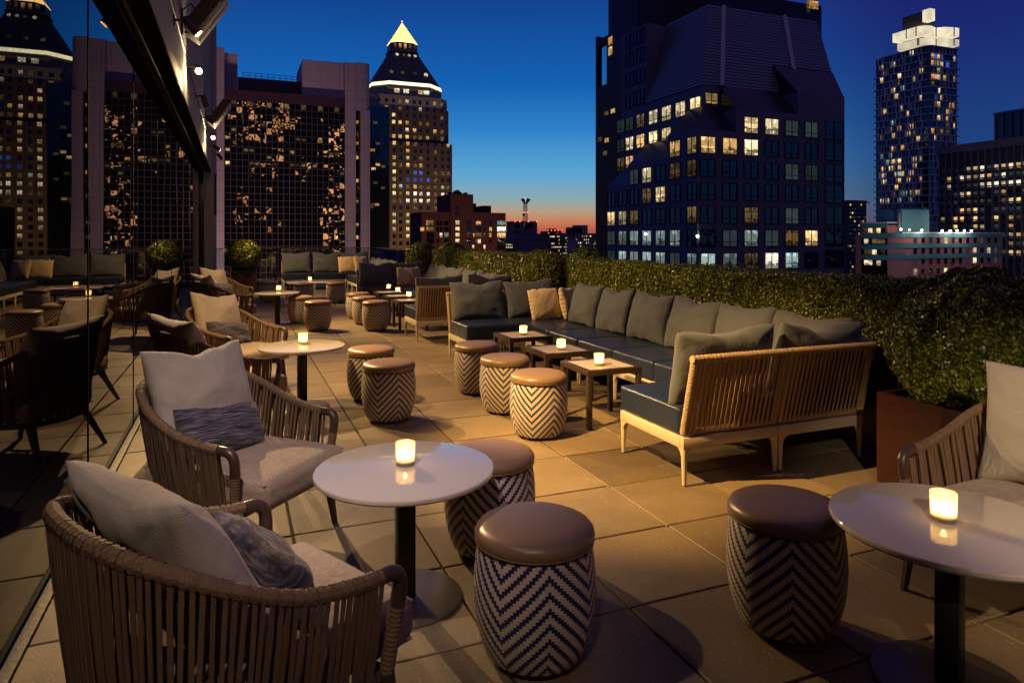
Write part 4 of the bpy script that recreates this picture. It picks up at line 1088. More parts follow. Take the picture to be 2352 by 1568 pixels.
for i in range(NF):
    f = (i+.5)/NF; z = 19.1+10.9*f; x0, y0, x1, y1 = LV(f, .16)
    box(bm, *bx(x0-L.x, y0-L.y, z-.12-L.z, x0+.34-L.x, y1-L.y, z+.12-L.z))
    if f < .32: x1 = min(x1, TX+14.3)
    box(bm, *bx(x0+.345-L.x, y0-L.y, z-.12-L.z, x1-L.x, y0+.34-L.y, z+.12-L.z))
obj('louvre', bm, 'louvre', b, angle=20)
for s0 in (2.6, 14.1):
    bm = nb()
    p0 = Vector((TX+3+s0, TY+2.75, 19.1))-L; p1 = Vector((TX+6.7+s0*.84, TY+6.45, 30.0))-L
    tube(bm, [p0, p1], .32, 4); obj('roof_rib', bm, 'louvre', b, angle=20)
block(b, 'roof_plant', 'louvre_core', (TX+6, TY+15.5, 29.6, TX+14, TY+21, 44))
WX = [1.35, 4.35, 7.35, 10.35, 13.35, 16.35]; WZ = [14.25, 11.7, 9.15, 6.6, 4.0, 1.4, -1.2]
S_ = ['--ppVb', 'wwp---', '----cb', '------', '--d-c-', '-cTcdw', 'TTdWT-']
KEY = {'-': 'city_glass', 'p': 'e_pale', 'w': 'e_warm', 'd': 'e_dim', 'c': 'e_dimteal', 'T': 'e_teal', 'W': 'e_white', 'b': 'e_dimteal', 'V': 'e_dimteal', 'a': 'e_amber'}
for r, row in enumerate(S_):
    for c, ch in enumerate(row):
        if r == 0 and c < 2: continue
        window(b, 'S', TX+WX[c], TY-.03, WZ[r], 2.0, 1.85, KEY[ch], 'black_frame')
for r in range(7): window(b, 'S', TX+20.0, TY-.03, WZ[r]+.1, 2.9, 2.1, 'city_glass', 'black_frame')
WT = [.95, 4.1, 7.0, 9.9, 12.8, 15.6, 18.5]
W_ = ['.......', 'ww.....', 'dd-pc..', '--pd---', 'd---dpw', '-TTTTTc', 'TcTTTTc']
for r, row in enumerate(W_):
    for c, ch in enumerate(row):
        if ch != '.': window(b, 'W', TX-.03, TY+WT[c], WZ[r], 2.0 if c else 1.7, 1.85, KEY[ch], 'black_frame')
for t_, z_, ch in ((1.3, 17.0, 'p'), (4.2, 17.0, 'p'), (7.1, 17.0, 'p'), (10, 17.0, 'p'), (13, 17.0, 'd'), (15.7, 17.0, 'c'), (18, 17, 'c'), (7.1, 14.3, 'p'), (10, 14.3, 'p'), (13, 14.3, 'w'), (15.7, 14.3, 'p'), (18, 14.3, 'c'), (15.7, 11.7, 'w'), (18, 11.7, 'd'),
                   (13, 20.2, '-'), (15.7, 20.2, '-'), (13, 23, '-'), (15.7, 23, '-'), (13, 25.8, '-'), (15.7, 25.8, '-'), (13, 28.2, '-'), (15.7, 28.2, '-')):
    window(b, 'W', TX+2.97, TY+3+t_, z_, 2.0, 1.8, KEY[ch], 'black_frame')
for s_, ch in ((4.2, 'w'), (6.4, 'd')): window(b, 'S', TX+s_, TY+2.97, 17.6, 1.8, 1.3, KEY[ch], 'black_frame')
for p in ((TX-.2, TY-.25, 1.6), (TX-.2, TY+9.9, 1.9)):
    bm = nb(); bmesh.ops.create_icosphere(bm, subdivisions=2, radius=.13); bmesh.ops.translate(bm, vec=Vector(p)-b.location, verts=bm.verts[:]); obj('lamp', bm, 'e_flood', b)

# --- black slab tower behind it
BX, BY = x_on(1480, 104)-1.5, 104
b = thing('black_tower', 'black slab tower rising behind the louvred office tower', 'tower', (BX, BY, ZB))
xr = x_on(1887, BY); yl = y_on(1368, BX)
block(b, 'wall', 'black_tower', (BX, BY, ZB, xr, yl-5, 48), (BX, yl-5, ZB, xr, yl, 31))
block(b, 'roof_frame', 'black_frame', (BX, yl-5, 31, BX+1, yl-4.3, 39), (BX, yl-.8, 31, BX+1, yl, 39), (BX, yl-5, 39, BX+1.2, yl, 40.2), (BX+8, yl-.8, 31, BX+9, yl, 39), (BX, yl-.8, 40.2, BX+9, yl, 41))
for k, (py, px, e) in enumerate([(95, 1402, 'amber'), (118, 1402, 'warm'), (260, 1393, 'dim'), (255, 1408, 'warm'), (320, 1378, 'dim'), (322, 1394, 'amber'), (352, 1390, 'dim')]):
    Y = y_on(px, BX); window(b, 'W', BX-.05, Y, z_on(py, BX, Y), 1.5, 1.6 if k < 2 else .8, 'e_'+e)
for px, py, w_, h_, e in ((1868, 12, 2.6, 1.6, 'amber'), (1856, 15, 1.0, 2.5, 'dim')):
    X = x_on(px, BY); window(b, 'S', X, BY-.05, z_on(py, X, BY), w_, h_, 'e_'+e)
bm = nb(); X = x_on(1838, BY)
for dx in (-1.0, 1.0): tube(bm, [(X+dx-BX, -.8, 34-ZB), (X+dx-BX, -.8, 41-ZB)], .35, 6)
tube(bm, [(X-2-BX, -.8, 38.2-ZB), (X+2.4-BX, -.8, 38.2-ZB)], .3, 6); tube(bm, [(X-17-BX, -1.2, 36.3-ZB), (X-2-BX, -1.2, 38.5-ZB)], .45, 6)
obj('roof_crane', bm, 'steel', b)

# --- mirror glass block with pale concrete shafts
GY = 194.5
b = thing('glass_office_block', 'mirror glass office block framed by pale concrete shafts, left of the pointed tower', 'building', (0, GY, ZB))
block(b, 'concrete_shaft', 'pink_concrete', (-6.6, GY-1.2, ZB, -2.55, GY+20, 51.0))
block(b, 'concrete_shaft', 'pink_concrete', (28.5, GY-.8, ZB, 31.4, GY+20, 50.3))
block(b, 'concrete_shaft', 'pink_concrete', (32.7, GY-1.2, ZB, 35.3, GY+20, 37.2))
block(b, 'upper_concrete', 'pink_concrete', (-2.5, GY+4, 37.8, .7, GY+20, 51.0))
bm = nb()
pts = [(17.2, GY+1), (31.41, GY+1), (31.41, GY-1.4)]+[(33.2+2.3*math.sin(a), GY+.9-2.3*math.cos(a)) for a in [i*math.pi/2/8 for i in range(9)]]+[(35.5, GY+20), (17.2, GY+20)]
prism(bm, [(x, y-GY, 37.2-ZB if x > 31.4 else 37.2-ZB) for x, y in pts], [(x, y-GY, 50.4-ZB) for x, y in pts]); obj('upper_concrete', bm, 'pink_concrete', b, angle=40)
block(b, 'slot', 'city_glass', (31.4, GY+.5, ZB, 32.7, GY+3, 37.2))
block(b, 'roof_band', 'maroon', (-2.5, GY-.3, 37.8, 28.48, GY+4, 40.4))
block(b, 'plant_room', 'maroon', (.75, GY+4.2, 40.4, 25, GY+12, 44.8))
bm = nb()
for x in np.arange(2, 17, 1.6): tube(bm, [(x, 5, 44.8-ZB), (x, 5, 46.3-ZB)], .07, 5)
for z in (45.5, 46.3): tube(bm, [(2, 5, z-ZB), (17, 5, z-ZB)], .07, 5)
obj('roof_rail', bm, 'steel', b)
NC, NR = 21, 34; pw_ = 31.0/NC; ph_ = 1.76
v, f = [], []
for i in range(NC):
    for j in range(NR):
        x0 = -2.5+i*pw_; z1 = 37.8-j*ph_; tx = rnd.gauss(0, .006); tz = rnd.gauss(0, .010); k = len(v)
        for x, z in ((x0, z1-ph_), (x0+pw_, z1-ph_), (x0+pw_, z1), (x0, z1)):
            v.append((x, (x-x0-pw_/2)*tx+(z-z1+ph_/2)*tz, z-ZB))
        f.append((k, k+1, k+2, k+3))
raw('curtain_wall', v, f, 'mirror_glass', b)
bm = nb()
for i in range(NC+1):
    x = -2.5+i*pw_; box(bm, (x, -.06, (37.8-NR*ph_/2)-ZB), (.16, .16, NR*ph_))
for j in range(NR+1): box(bm, (13.0, -.065, 37.8-j*ph_-ZB), (31.0, .15, .16))
obj('mullion_grid', bm, 'mullion', b)
for i in range(0, NC, 3): window(b, 'S', -2.5+(i+1.5)*pw_, GY-.12, 36.9, 1.1, 1.25, 'e_dim', None)
for i, j, e in ((1, 4, 'dim'), (6, 3, 'dim'), (9, 3, 'dim'), (12, 5, 'dim'), (13, 5, 'dim'), (16, 5, 'dim'), (0, 7, 'warm'), (0, 9, 'warm'), (3, 7, 'dim'), (4, 7, 'dim'), (4, 9, 'dim'), (5, 9, 'dim'), (8, 9, 'dim'), (11, 9, 'dim'), (12, 9, 'dim'), (15, 9, 'dim'), (19, 7, 'dim'), (18, 7, 'dim'), (11, 7, 'warm'), (7, 8, 'dim'), (17, 9, 'amber'), (13, 9, 'dim'), (20, 10, 'dim'), (18, 11, 'dim')):
    window(b, 'S', -2.5+(i+.5)*pw_, GY-.07, 37.8-(j+.5)*ph_, 1.0, .8, 'e_'+e)
for z in (34, 28, 24, 17.5, 11.5, 5, 1.5): window(b, 'S', 32.05, GY+.45, z, .6, .9, 'e_amber')

# --- dark glass block between the two
X0, X1, DY = x_on(842, 290), x_on(894, 290), 290
b = thing('dark_glass_block', 'narrow dark glass building between the mirror block and the pointed tower', 'building', (X0, DY, ZB))
block(b, 'wall', 'city_glass', (X0, DY, ZB, X1, DY+14, z_on(246, X1, DY)))
bm = nb()
for x in np.arange(.9, X1-X0, 1.55): box(bm, (x, -.05, 50), (.12, .1, 100))
for z in np.arange(3, 112, 2.9): box(bm, ((X1-X0)/2, -.055, z), (X1-X0, .09, .12))
obj('mullion_grid', bm, 'black_frame', b)
for px, py, e in ((862, 282, 'dim'), (868, 330, 'dim'), (856, 345, 'amber'), (868, 378, 'amber'), (858, 388, 'warm'), (880, 383, 'dim'), (856, 470, 'dim'), (866, 470, 'amber'), (853, 476, 'dim'), (862, 420, 'dim'), (880, 432, 'dim')):
    X = x_on(px, DY-.15); window(b, 'S', X, DY-.15, z_on(py, X, DY), 1.8, 1.1, 'e_'+e)

# --- pointed tower
CX, CY = 78.2, 340.0
b = thing('pointed_tower', 'brick skyscraper with a dark steep roof and glowing golden pyramid tip', 'skyscraper', (CX, CY, ZB))
def octo(h, c, z): return [(x, y, z-ZB) for x, y in ((-h+c, -h), (h-c, -h), (h, -h+c), (h, h-c), (h-c, h), (-h+c, h), (-h, h-c), (-h, -h+c))]
def octp(name, m, *lv, ang=15):
    bm = nb()
    for (h0, c0, z0), (h1, c1, z1) in zip(lv, lv[1:]):
        prism(bm, octo(h0, c0, z0), octo(h1, c1, z1))
    return obj(name, bm, m, b, angle=ang)
octp('shaft', 'brown_brick', (20.6, 2, ZB), (20.6, 2, 46.8)); octp('upper_shaft', 'brown_brick', (19.4, 3, 46.8), (19.4, 3, 63.5))
octp('stone_shoulder', 'tan_stone', (19.0, 4, 63.5), (19.0, 4, 69.0)); octp('stone_shoulder', 'tan_stone', (17.4, 6.5, 69), (17.4, 6.5, 73.2))
octp('lit_ring', 'e_ring', (17.75, 7.2, 74.4), (17.1, 7.0, 76.0))
octp('roof', 'copper_roof', (17.6, 7.2, 73.2), (16.6, 7.0, 77.0), (6.9, 2.9, 93.5))
octp('lantern', 'tan_stone', (7.6, 3.1, 93.5), (7.4, 3.0, 94.2)); octp('lantern', 'city_glass', (6.8, 2.9, 94.2), (6.8, 2.9, 98.0))
octp('golden_tip', 'e_gold', (6.9, 2.9, 98.2), (.25, .1, 109.5)); 
bm = nb()
for i in range(8):
    a = Vector(octo(7.0, 2.95, 98.2)[i]); p = Vector((0, 0, 109.8-ZB)); tube(bm, [a, p], .12, 4)
for q in (.2, .4, .6, .8):
    o_ = octo(7.0*(1-q)+.2, 2.95*(1-q)+.1, 98.2+11.5*q)
    for i in range(8): tube(bm, [o_[i], o_[(i+1) % 8]], .09, 4)
obj('tip_ribs', bm, 'disc_metal', b)
bm = nb(); bmesh.ops.create_icosphere(bm, subdivisions=1, radius=.45); bmesh.ops.translate(bm, vec=(0, 0, 110.2-ZB), verts=bm.verts[:]); obj('beacon', bm, 'e_beacon', b)
for i, x in enumerate((-5, -2.5, 0, 2.5, 5)): window(b, 'S', CX+x, CY-6.95, 96, 1.3, 2.4, 'e_amber' if i in (1, 2) else 'e_dim')
def rwin(h, x, z, r, e):
    k = (17.0-6.9)/(93.5-77.0); y = -(17.0-(z-77)*k)-.25
    bm = nb(); ring = [bm.verts.new((x+r*math.cos(a), y+(r*math.sin(a))*k, z-ZB+r*math.sin(a))) for a in [i*math.pi/7 for i in range(14)]]
    bm.faces.new(ring); obj('round_window', bm, e, b)
for x, e in ((-4.4, 'e_white'), (-1, 'e_dim'), (1.6, 'e_pale'), (4.6, 'e_white')): rwin(0, x, 91.2, .75, e)
for x, e in ((-8.5, 'e_dim'), (-3, 'e_dim'), (3, 'e_dimteal'), (8.5, 'e_pale')): rwin(0, x, 81.0, 1.0, e)
for x, e in ((-6.5, 'e_white'), (-2, 'e_pale'), (5.2, 'e_warm'), (8, 'e_white')): window(b, 'S', CX+x, CY-17.45, 71.5, 2.6, 2.0, e)
xs_ = [-18.2, -15.4, -11.9, -8.5, -5.4, -2, 1.6, 4.4, 8, 11.6, 15.2, 18]; rest = {}; nwin = 0
for r in range(26):
    z = 66.2-r*3.38
    for c, x in enumerate(xs_):
        if r < 6 and c in (0, 11): continue
        q = rnd.random(); e = None
        if r in (13, 14): e = 'white' if q < .55 else ('pale' if q < .7 else 'dim')
        elif r == 12: e = 'teal' if q < .2 else ('warm' if q < .4 else 'dim')
        elif r == 11 and 5 <= c <= 8: e = 'blue'
        elif r == 10 and c in (6, 7): e = 'blue'
        elif r == 1 and c == 7: e = 'white'
        elif c in (3, 5) and q < .62: e = 'pale' if q < .35 else 'warm'
        elif c == 1 and q < .5: e = 'warm'
        elif r > 16 and q < .3: e = 'pale' if q < .15 else 'warm'
        elif q < .07: e = 'warm'
        elif q < .26: e = 'dim'
        yy = CY-(20.65 if z < 46.8 else 19.45 if z < 63 else 19.05)
        if e in (None, 'dim') or nwin > 92: rest.setdefault('city_glass' if e is None else 'e_'+e, []).append(('S', CX+x, yy, z, 1.5, 1.75))
        else: window(b, 'S', CX+x, yy, z, 1.5, 1.75, 'e_'+e); nwin += 1
for m_, q in rest.items(): panes_mesh(b, 'window', q, m_)
bm = nb()
for x in (-13.6, -10.2, -7, -3.7, -.2, 3, 6.2, 9.8, 13.4): box(bm, (x, -20.7, 40), (.7, .3, 80))
obj('pilaster', bm, 'brown_brick', b)

# --- brick apartment block
AY = 235.0; ax = lambda p: x_on(p, AY)
b = thing('brick_apartment_block', 'dark red brick apartment block with a raised central tower', 'building', (ax(1035), AY, ZB))
zt = z_on(488, ax(1080), AY); 
block(b, 'wall', 'red_brick', (ax(970), AY+1, ZB, ax(1035), AY+18, zt), (ax(1035), AY, ZB, ax(1087), AY+18, z_on(446, ax(1060), AY)), (ax(1087), AY+.6, ZB, ax(1163), AY+16, zt), (ax(1087), AY+4, zt, ax(1102), AY+14, z_on(466, ax(1095), AY)))
for q_ in ((ax(1120), AY+5, zt, ax(1139), AY+12, zt+2.8), (ax(1102), AY+6, zt, ax(1112), AY+12, zt+2.4)): block(b, 'roof_house', 'red_brick', q_)
for q_ in ((ax(1043), AY+5, z_on(446, ax(1060), AY), ax(1047), AY+8, z_on(446, ax(1060), AY)+1), (ax(1079), AY+5, z_on(446, ax(1060), AY), ax(1084), AY+8, z_on(446, ax(1060), AY)+1)): block(b, 'chimney', 'red_brick', q_)
bm = nb(); zz_ = z_on(446, ax(1060), AY)-ZB; w0, w1 = ax(1048)-ax(1035), ax(1076)-ax(1035)
prism(bm, rect(w0, 5, w1, 9, zz_), [((w0+w1)/2-.1, 5, zz_+1.9), ((w0+w1)/2+.1, 5, zz_+1.9), ((w0+w1)/2+.1, 9, zz_+1.9), ((w0+w1)/2-.1, 9, zz_+1.9)]); obj('gable', bm, 'red_brick', b)
def crop3(x, y): return (1600+x*.3827)/1.7415, (600+y*.3827)/1.7415
for x, y, w_, h_, e in [(320, 762, 9, 6, 'dim'), (292, 762, 2, 6, 'amber'), (600, 760, 4.3, 5, 'pale'), (600, 825, 4.3, 4.4, 'pale'), (600, 887, 4.3, 4.4, 'warm'), (600, 948, 4.3, 4.4, 'pale'), (437, 890, 2.6, 5, 'pale'), (493, 888, 4.5, 4.5, 'teal'), (326, 828, 9, 5, 'dim'), (292, 828, 2, 5, 'amber'),
                        (826, 763, 6, 4, 'warm'), (952, 830, 3, 5.5, 'pale'), (1066, 766, 11, 6, 'teal'), (1066, 830, 11, 6, 'white'), (1066, 893, 11, 6, 'warm'), (825, 893, 8, 6, 'dim'), (833, 955, 3.5, 5.5, 'pale'), (806, 955, 3, 5.5, 'dim'), (718, 885, 3, 5, 'dim'), (770, 893, 2.5, 5, 'amber'), (888, 890, 2, 5, 'dim'), (888, 1015, 2, 5, 'pale'), (765, 1012, 2, 4, 'pale'), (240, 828, 4, 5, 'amber'), (950, 890, 2.5, 5, 'amber'),
                        (600, 605, 4.5, 4.5, None), (600, 665, 4.5, 4, None), (326, 890, 9, 6, None), (403, 765, 2.6, 5.5, None), (437, 765, 2.6, 5.5, None), (403, 828, 2.6, 5.5, None), (437, 828, 2.6, 5.5, None), (493, 765, 5, 5, None), (493, 828, 5, 5, None), (403, 950, 2.6, 5, None), (493, 950, 5, 5, None), (725, 765, 6, 6, None), (725, 828, 6, 6, None), (725, 950, 6, 6, None), (826, 828, 8, 6, None), (888, 765, 2.2, 5, None), (888, 828, 2.2, 5, None), (952, 765, 3, 6, None), (1066, 955, 12, 6, None), (1066, 1018, 12, 6, None), (326, 950, 9, 6, None), (952, 950, 3, 5, None)]:
    px, py = crop3(x, y); X = ax(px); yy = AY+(.95 if px < 1035 else -.05 if px < 1087 else .55)
    window(b, 'S', X, yy, z_on(py, X, AY), w_*.30 if w_ > 5 else w_*.34, h_*.30, 'e_'+e if e else 'city_glass')

# --- concrete building with the antenna mast, and what stands round it
MY = 420.0; mx = lambda p: x_on(p, MY); mz = lambda p: z_on(p, mx(1205), MY)
b = thing('concrete_block', 'windowless grey concrete block carrying the antenna mast', 'building', (mx(1180), MY, ZB))
block(b, 'wall', 'grey_concrete', (mx(1181), MY, ZB, mx(1234), MY+14, mz(509)))
block(b, 'roof_edge', 'grey_concrete', (mx(1180), MY-.4, mz(509), mx(1235), MY+14.4, mz(508)))
for x, y, w_, h_ in ((1229, 786, 4.6, 5.6), (1222, 858, 4.6, 2), (1345, 788, 8.5, 5.8), (1302, 786, 1.6, 5)):
    px, py = crop3(x, y); window(b, 'S', mx(px), MY-.05, mz(py), w_*.75, h_*.7, 'e_dim' if w_ < 2 else 'louvre_core')
for x in (1201, 1252, 1340, 1430):
    px, py = crop3(x, 747); bm = nb(); bmesh.ops.create_icosphere(bm, subdivisions=1, radius=.42); bmesh.ops.translate(bm, vec=Vector((mx(px), MY-.2, mz(py)))-b.location, verts=bm.verts[:]); obj('beacon', bm, 'e_beacon', b)
b = thing('antenna_mast', 'slender lattice antenna mast with horn antennas and red lights', 'mast', (mx(1212), MY+4, mz(508)))
H = mz(467)-mz(508)
bm = nb()
for sx_, sy_ in ((-1, -1), (1, -1), (1, 1), (-1, 1)): tube(bm, [(sx_*1.25, sy_*1.25, 0), (sx_*.85, sy_*.85, H)], .17, 5)
for k in range(9):
    z0, z1 = H*k/9, H*(k+1)/9; w0 = 1.25-.4*k/9; w1 = 1.25-.4*(k+1)/9
    for s in (-1, 1): tube(bm, [(-w0*s, -w0, z0), (w1*s, -w1, z1)], .10, 4); tube(bm, [(-w0, w0*s, z0), (-w1, -w1*s, z1)], .10, 4)
    tube(bm, [(-w1, -w1, z1), (w1, -w1, z1)], .10, 4)
obj('lattice', bm, 'steel', b)
for s in (-1, 1):
    bm = nb(); tube(bm, [(s*.5, -.3, H-.3), (s*1.4, -.5, H+1.6), (s*2.3, -.6, H+3.2)], [.5, 1.0, 1.3], 8); obj('horn_antenna', bm, 'box_dark', b)
bm = nb(); tube(bm, [(-1.4, -1, 4.2), (-1.9, -1.3, 4.4)], [.9, 1.0], 10); obj('dish', bm, 'steel', b)
for p in ((-.9, -.6, H+3.6), (-1.2, -1.2, H*.5), (1.1, -1.2, H*.5)):
    bm = nb(); bmesh.ops.create_icosphere(bm, subdivisions=1, radius=.4); bmesh.ops.translate(bm, vec=p, verts=bm.verts[:]); obj('beacon', bm, 'e_beacon', b)
b = thing('ribbed_block', 'low ribbed concrete block in front of the antenna building', 'building', (mx(1192), MY-25, ZB))
xx = lambda p: x_on(p, MY-25); zr = z_on(550, xx(1220), MY-25)
block(b, 'wall', 'grey_concrete', (xx(1180), MY-25, ZB, xx(1210), MY-8, zr)); block(b, 'ribbed_wall', 'ribbed', (xx(1210), MY-24.6, ZB, xx(1258), MY-8, zr)); block(b, 'coping', 'grey_concrete', (xx(1179.5), MY-25.3, zr, xx(1258.5), MY-8, zr+.5))
b = thing('low_lit_building', 'small low building with a few lit windows left of the antenna block', 'building', (x_on(1165, 380), 380, ZB))
block(b, 'wall', 'red_brick', (x_on(1160, 380), 380, ZB, x_on(1180, 380), 392, z_on(556, x_on(1170, 380), 380)))
for i in range(4):
    for j in range(2): window(b, 'S', x_on(1163+i*4.2, 380), 379.9, z_on(562+j*6, x_on(1170, 380), 380), .75, .8, 'e_'+rnd.choice(['pale', 'warm', 'white']))

def far_tower(name, label, pxs, pyt, Y, m, nx, nz, dens, depth=20, extra=None, wp=.55, pz=4.2, es=('pale', 'warm', 'white', 'amber'), cat='building', mul=1.0):
    x0, x1 = x_on(pxs[0], Y), x_on(pxs[1], Y); zt = z_on(pyt, (x0+x1)/2, Y)
    b = thing(name, label, cat, (x0, Y, ZB))
    block(b, 'wall', m, (x0, Y, ZB, x1, Y+depth, zt))
    block(b, 'parapet', m, (x0-.3, Y-.3, zt, x1+.3, Y+.5, zt+.8))
    if extra:
        for ea, eb, et, em in extra:
            xa, xb = x_on(ea, Y), x_on(eb, Y); block(b, 'roof_house', em, (xa, Y+2, zt, xb, Y+depth*.7, z_on(et, (xa+xb)/2, Y)))
    k = 0; dark = []; lit_rest = {}
    for r in range(nz):
        for c in range(nx):
            X = x0+(x1-x0)*(c+.5)/nx; Z = zt-2.2-r*pz; w_ = (x1-x0)/nx*wp; h_ = pz*.42
            if rnd.random() < dens:
                e = rnd.choice(es)
                if k < 90: window(b, 'S', X, Y-.05, Z, w_, h_, 'e_'+e); k += 1
                else: lit_rest.setdefault('e_'+e, []).append(('S', X, Y-.05, Z, w_, h_))
            else: dark.append(('S', X, Y-.05, Z, w_, h_))
    if dark: panes_mesh(b, 'window', dark, 'city_glass')
    for m_, q in lit_rest.items(): panes_mesh(b, 'window', q, m_)
    return b, x0, x1, zt
b, x0, x1, zt = far_tower('lit_apartment_tower', 'distant dark apartment tower speckled with lit windows, right of the antenna', (1258, 1290), 531, 700, 'brown_brick', 8, 16, .45, extra=[(1268, 1280, 525, 'brown_brick')], pz=4.0)
for q in (0, .25, .5, .75, 1):
    bm = nb(); bmesh.ops.create_icosphere(bm, subdivisions=1, radius=.5); bmesh.ops.translate(bm, vec=(q*(x1-x0), -.5, zt+1-ZB), verts=bm.verts[:]); obj('beacon', bm, 'e_beacon', b)
far_tower('pale_apartment_tower', 'distant pale apartment tower beside the black tower edge', (1322, 1363), 538, 650, 'tan_stone', 9, 14, .42, extra=[(1313, 1340, 522, 'brown_brick'), (1328, 1352, 517, 'tan_stone')], pz=3.6)
far_tower('small_distant_block', 'small distant block between the two distant apartment towers', (1291, 1312), 543, 900, 'brown_brick', 6, 8, .5, pz=4.5)
far_tower('grey_lit_tower', 'grey building with yellow lit floors right beside the louvred tower', (1946, 1990), 463, 330, 'dark_stone', 9, 24, .35, extra=[(1950, 1968, 460, 'dark_stone'), (1990, 2004, 466, 'dark_stone')], es=('warm', 'dim', 'pale', 'dim'), pz=2.7)

# --- tall apartment high-rise with the shining crown
HXX, HYY = 282.4, 209.0
yl = y_on(2008, HXX); xr = x_on(2203, HYY)
b = thing('high_rise', 'tall slender high-rise with white slab edges and a shining white crown', 'skyscraper', (HXX, HYY, ZB))
block(b, 'core', 'city_glass', (HXX+.8, HYY+.8, ZB, xr-.3, yl-.3, 86))
nfl = 32
for k in range(nfl):
    z = 86-k*3.0; ext = 0 if k < 3 else (.5 if k % 2 else .25)
    bm = nb(); pts = [(ext*0+.0, yl-HYY+ext), (0, 3.2)]+[(3.2-3.2*math.cos(a), 3.2-3.2*math.sin(a)) for a in [i*math.pi/2/6 for i in range(1, 6)]]+[(3.2, 0), (xr-HXX+ext, 0), (xr-HXX+ext, yl-HYY+ext)]
    if k < 3: pts[0] = (0, yl-HYY-3.5); pts[-1] = (xr-HXX, yl-HYY-3.5)
    prism(bm, [(x, y, z-ZB-.22) for x, y in pts], [(x, y, z-ZB+.22) for x, y in pts]); obj('floor_slab', bm, 'tower_slab', b, angle=30)
bm = nb()
for k in range(nfl-1):
    for i in range(15):
        if rnd.random() < .62: box(bm, (.45, 3.2+(yl-HYY-4)*(i+rnd.choice((0, .35)))/15, 86-k*3-1.5-ZB), (.6, .5, 2.56))
    for i in range(8):
        if rnd.random() < .62: box(bm, (3.5+(xr-HXX-4)*(i+rnd.choice((0, .35)))/8, .45, 86-k*3-1.5-ZB), (.5, .6, 2.56))
o = obj('pier', bm, 'tower_slab', b); o['kind'] = 'stuff'
cnt = 0
for k in range(nfl-1):
    for i in range(14):
        on = rnd.random(); col_ = i in (7, 8, 9)
        if cnt < 62 and on < (.30 if col_ else .13)*(1.3 if k > 12 else .8):
            window(b, 'W', HXX+.7, HYY+4+(yl-HYY-6)*i/14, 86-k*3-1.5, 1.65, 2.2, 'e_'+rnd.choice(['warm', 'pale', 'warm', 'dim', 'amber', 'teal'])); cnt += 1
cnt = 0
for k in range(nfl-1):
    for i in range(8):
        if cnt < 36 and rnd.random() < (.42 if i < 4 else .2) and k > 0:
            window(b, 'S', HXX+3.6+(xr-HXX-4.5)*i/8, HYY+.7, 86-k*3-1.5, 1.9, 2.2, 'e_'+rnd.choice(['warm', 'pale', 'dim', 'amber', 'blue' if k < 9 else 'dim'])); cnt += 1
ya = y_on(2050, HXX)
for z0, z1, dx in ((87.4, 90.4, .9), (91.6, 95.6, 0)):
    bm = nb()
    pts = [(dx, ya-HYY-dx*2), (dx, 6)]+[(dx+5-5*math.cos(a), 6-3.6*math.sin(a)) for a in [i*math.pi/2/6 for i in range(1, 7)]]+[(9.5, 3.6), (12.5, 1.2), (16.5, .2), (xr-HXX, 0), (xr-HXX, 16), (10, ya-HYY)]
    prism(bm, [(x, y, z0-ZB) for x, y in pts], [(x, y, z1-ZB) for x, y in pts]); obj('lit_crown', bm, 'e_crown', b, angle=30)
    for c_ in ((dx, ya-HYY-7-dx*6), (dx, 6), (9.5, 3.5), (16.5, .1)):
        bm = nb(); box(bm, (c_[0]-.1, c_[1]-.1, (z0+z1)/2-ZB), (.3, .3, z1-z0+.3)); obj('crown_mullion', bm, 'black_frame', b)
yb = y_on(2118, HXX+4)
block(b, 'plant_tower', 'dark_stone', (HXX+4, yb, 86.3, HXX+12, ya-2, 103.0))
block(b, 'lit_stair_head', 'e_crown', (HXX+4.2, yb-3.5, 98.2, HXX+7.5, yb, 103.4))

# --- grey office block at the right edge and the finned tower behind
FX = 182.0; yf = y_on(2158, FX)
b = thing('grey_office_block', 'wide grey office block at the right edge with rows of lit windows', 'building', (FX, yf, ZB))
block(b, 'wall', 'dark_stone', (FX, 52, ZB, FX+30, yf, 24.5)); block(b, 'roof_fascia', 'grey_concrete', (FX-.5, 51.5, 24.5, FX+30, yf+.5, 26.6))
pit = (y_on(2200, FX)-y_on(2328, FX))/8
k = 0
while yf-1.2-k*pit > 60:
    bm = nb(); box(bm, (-.25, -.2-k*pit, 47.5), (.5, .35, 70)); obj('pier', bm, 'grey_concrete', b); k += 1
bm = nb()
for r in range(18): box(bm, (-.12, -34, 20.2-r*2.2+1.25-ZB), (.24, 68, .35))
obj('spandrel', bm, 'dark_stone', b)
cnt = 0; rest = {}
for r in range(17):
    for c in range(k-1):
        q = rnd.random(); z = 19.6-r*2.2; y = yf-.2-(c+.5)*pit
        p_ = .75 if (r in (1, 2) and c > 4) else .42 if c > 1 else .18
        e = None
        if q < p_: e = rnd.choice(['pale', 'white', 'warm'] if r < 4 else ['warm', 'dim', 'pale', 'dim', 'warm'])
        elif q < p_+.2: e = 'dimteal'
        if r > 10 and q < .12: e = 'red'
        vis = y > y_on(2360, FX)
        if e and e != 'dimteal' and cnt < 98 and vis: window(b, 'W', FX-.06, y, z, pit*.62, 1.25, 'e_'+e); cnt += 1
        else: rest.setdefault('e_'+e if e else 'city_glass', []).append(('W', FX-.06, y, z, pit*.62, 1.25))
for m_, q in rest.items(): panes_mesh(b, 'window', q, m_)
X5 = 240.0; y5 = y_on(2286, X5)
b = thing('finned_tower', 'dark finned tower top showing above the grey office block', 'tower', (X5, y5, ZB))
zt = z_on(264, X5, y5)
block(b, 'wall', 'city_glass', (X5, 80, ZB, X5+25, y5, zt)); bm = nb()
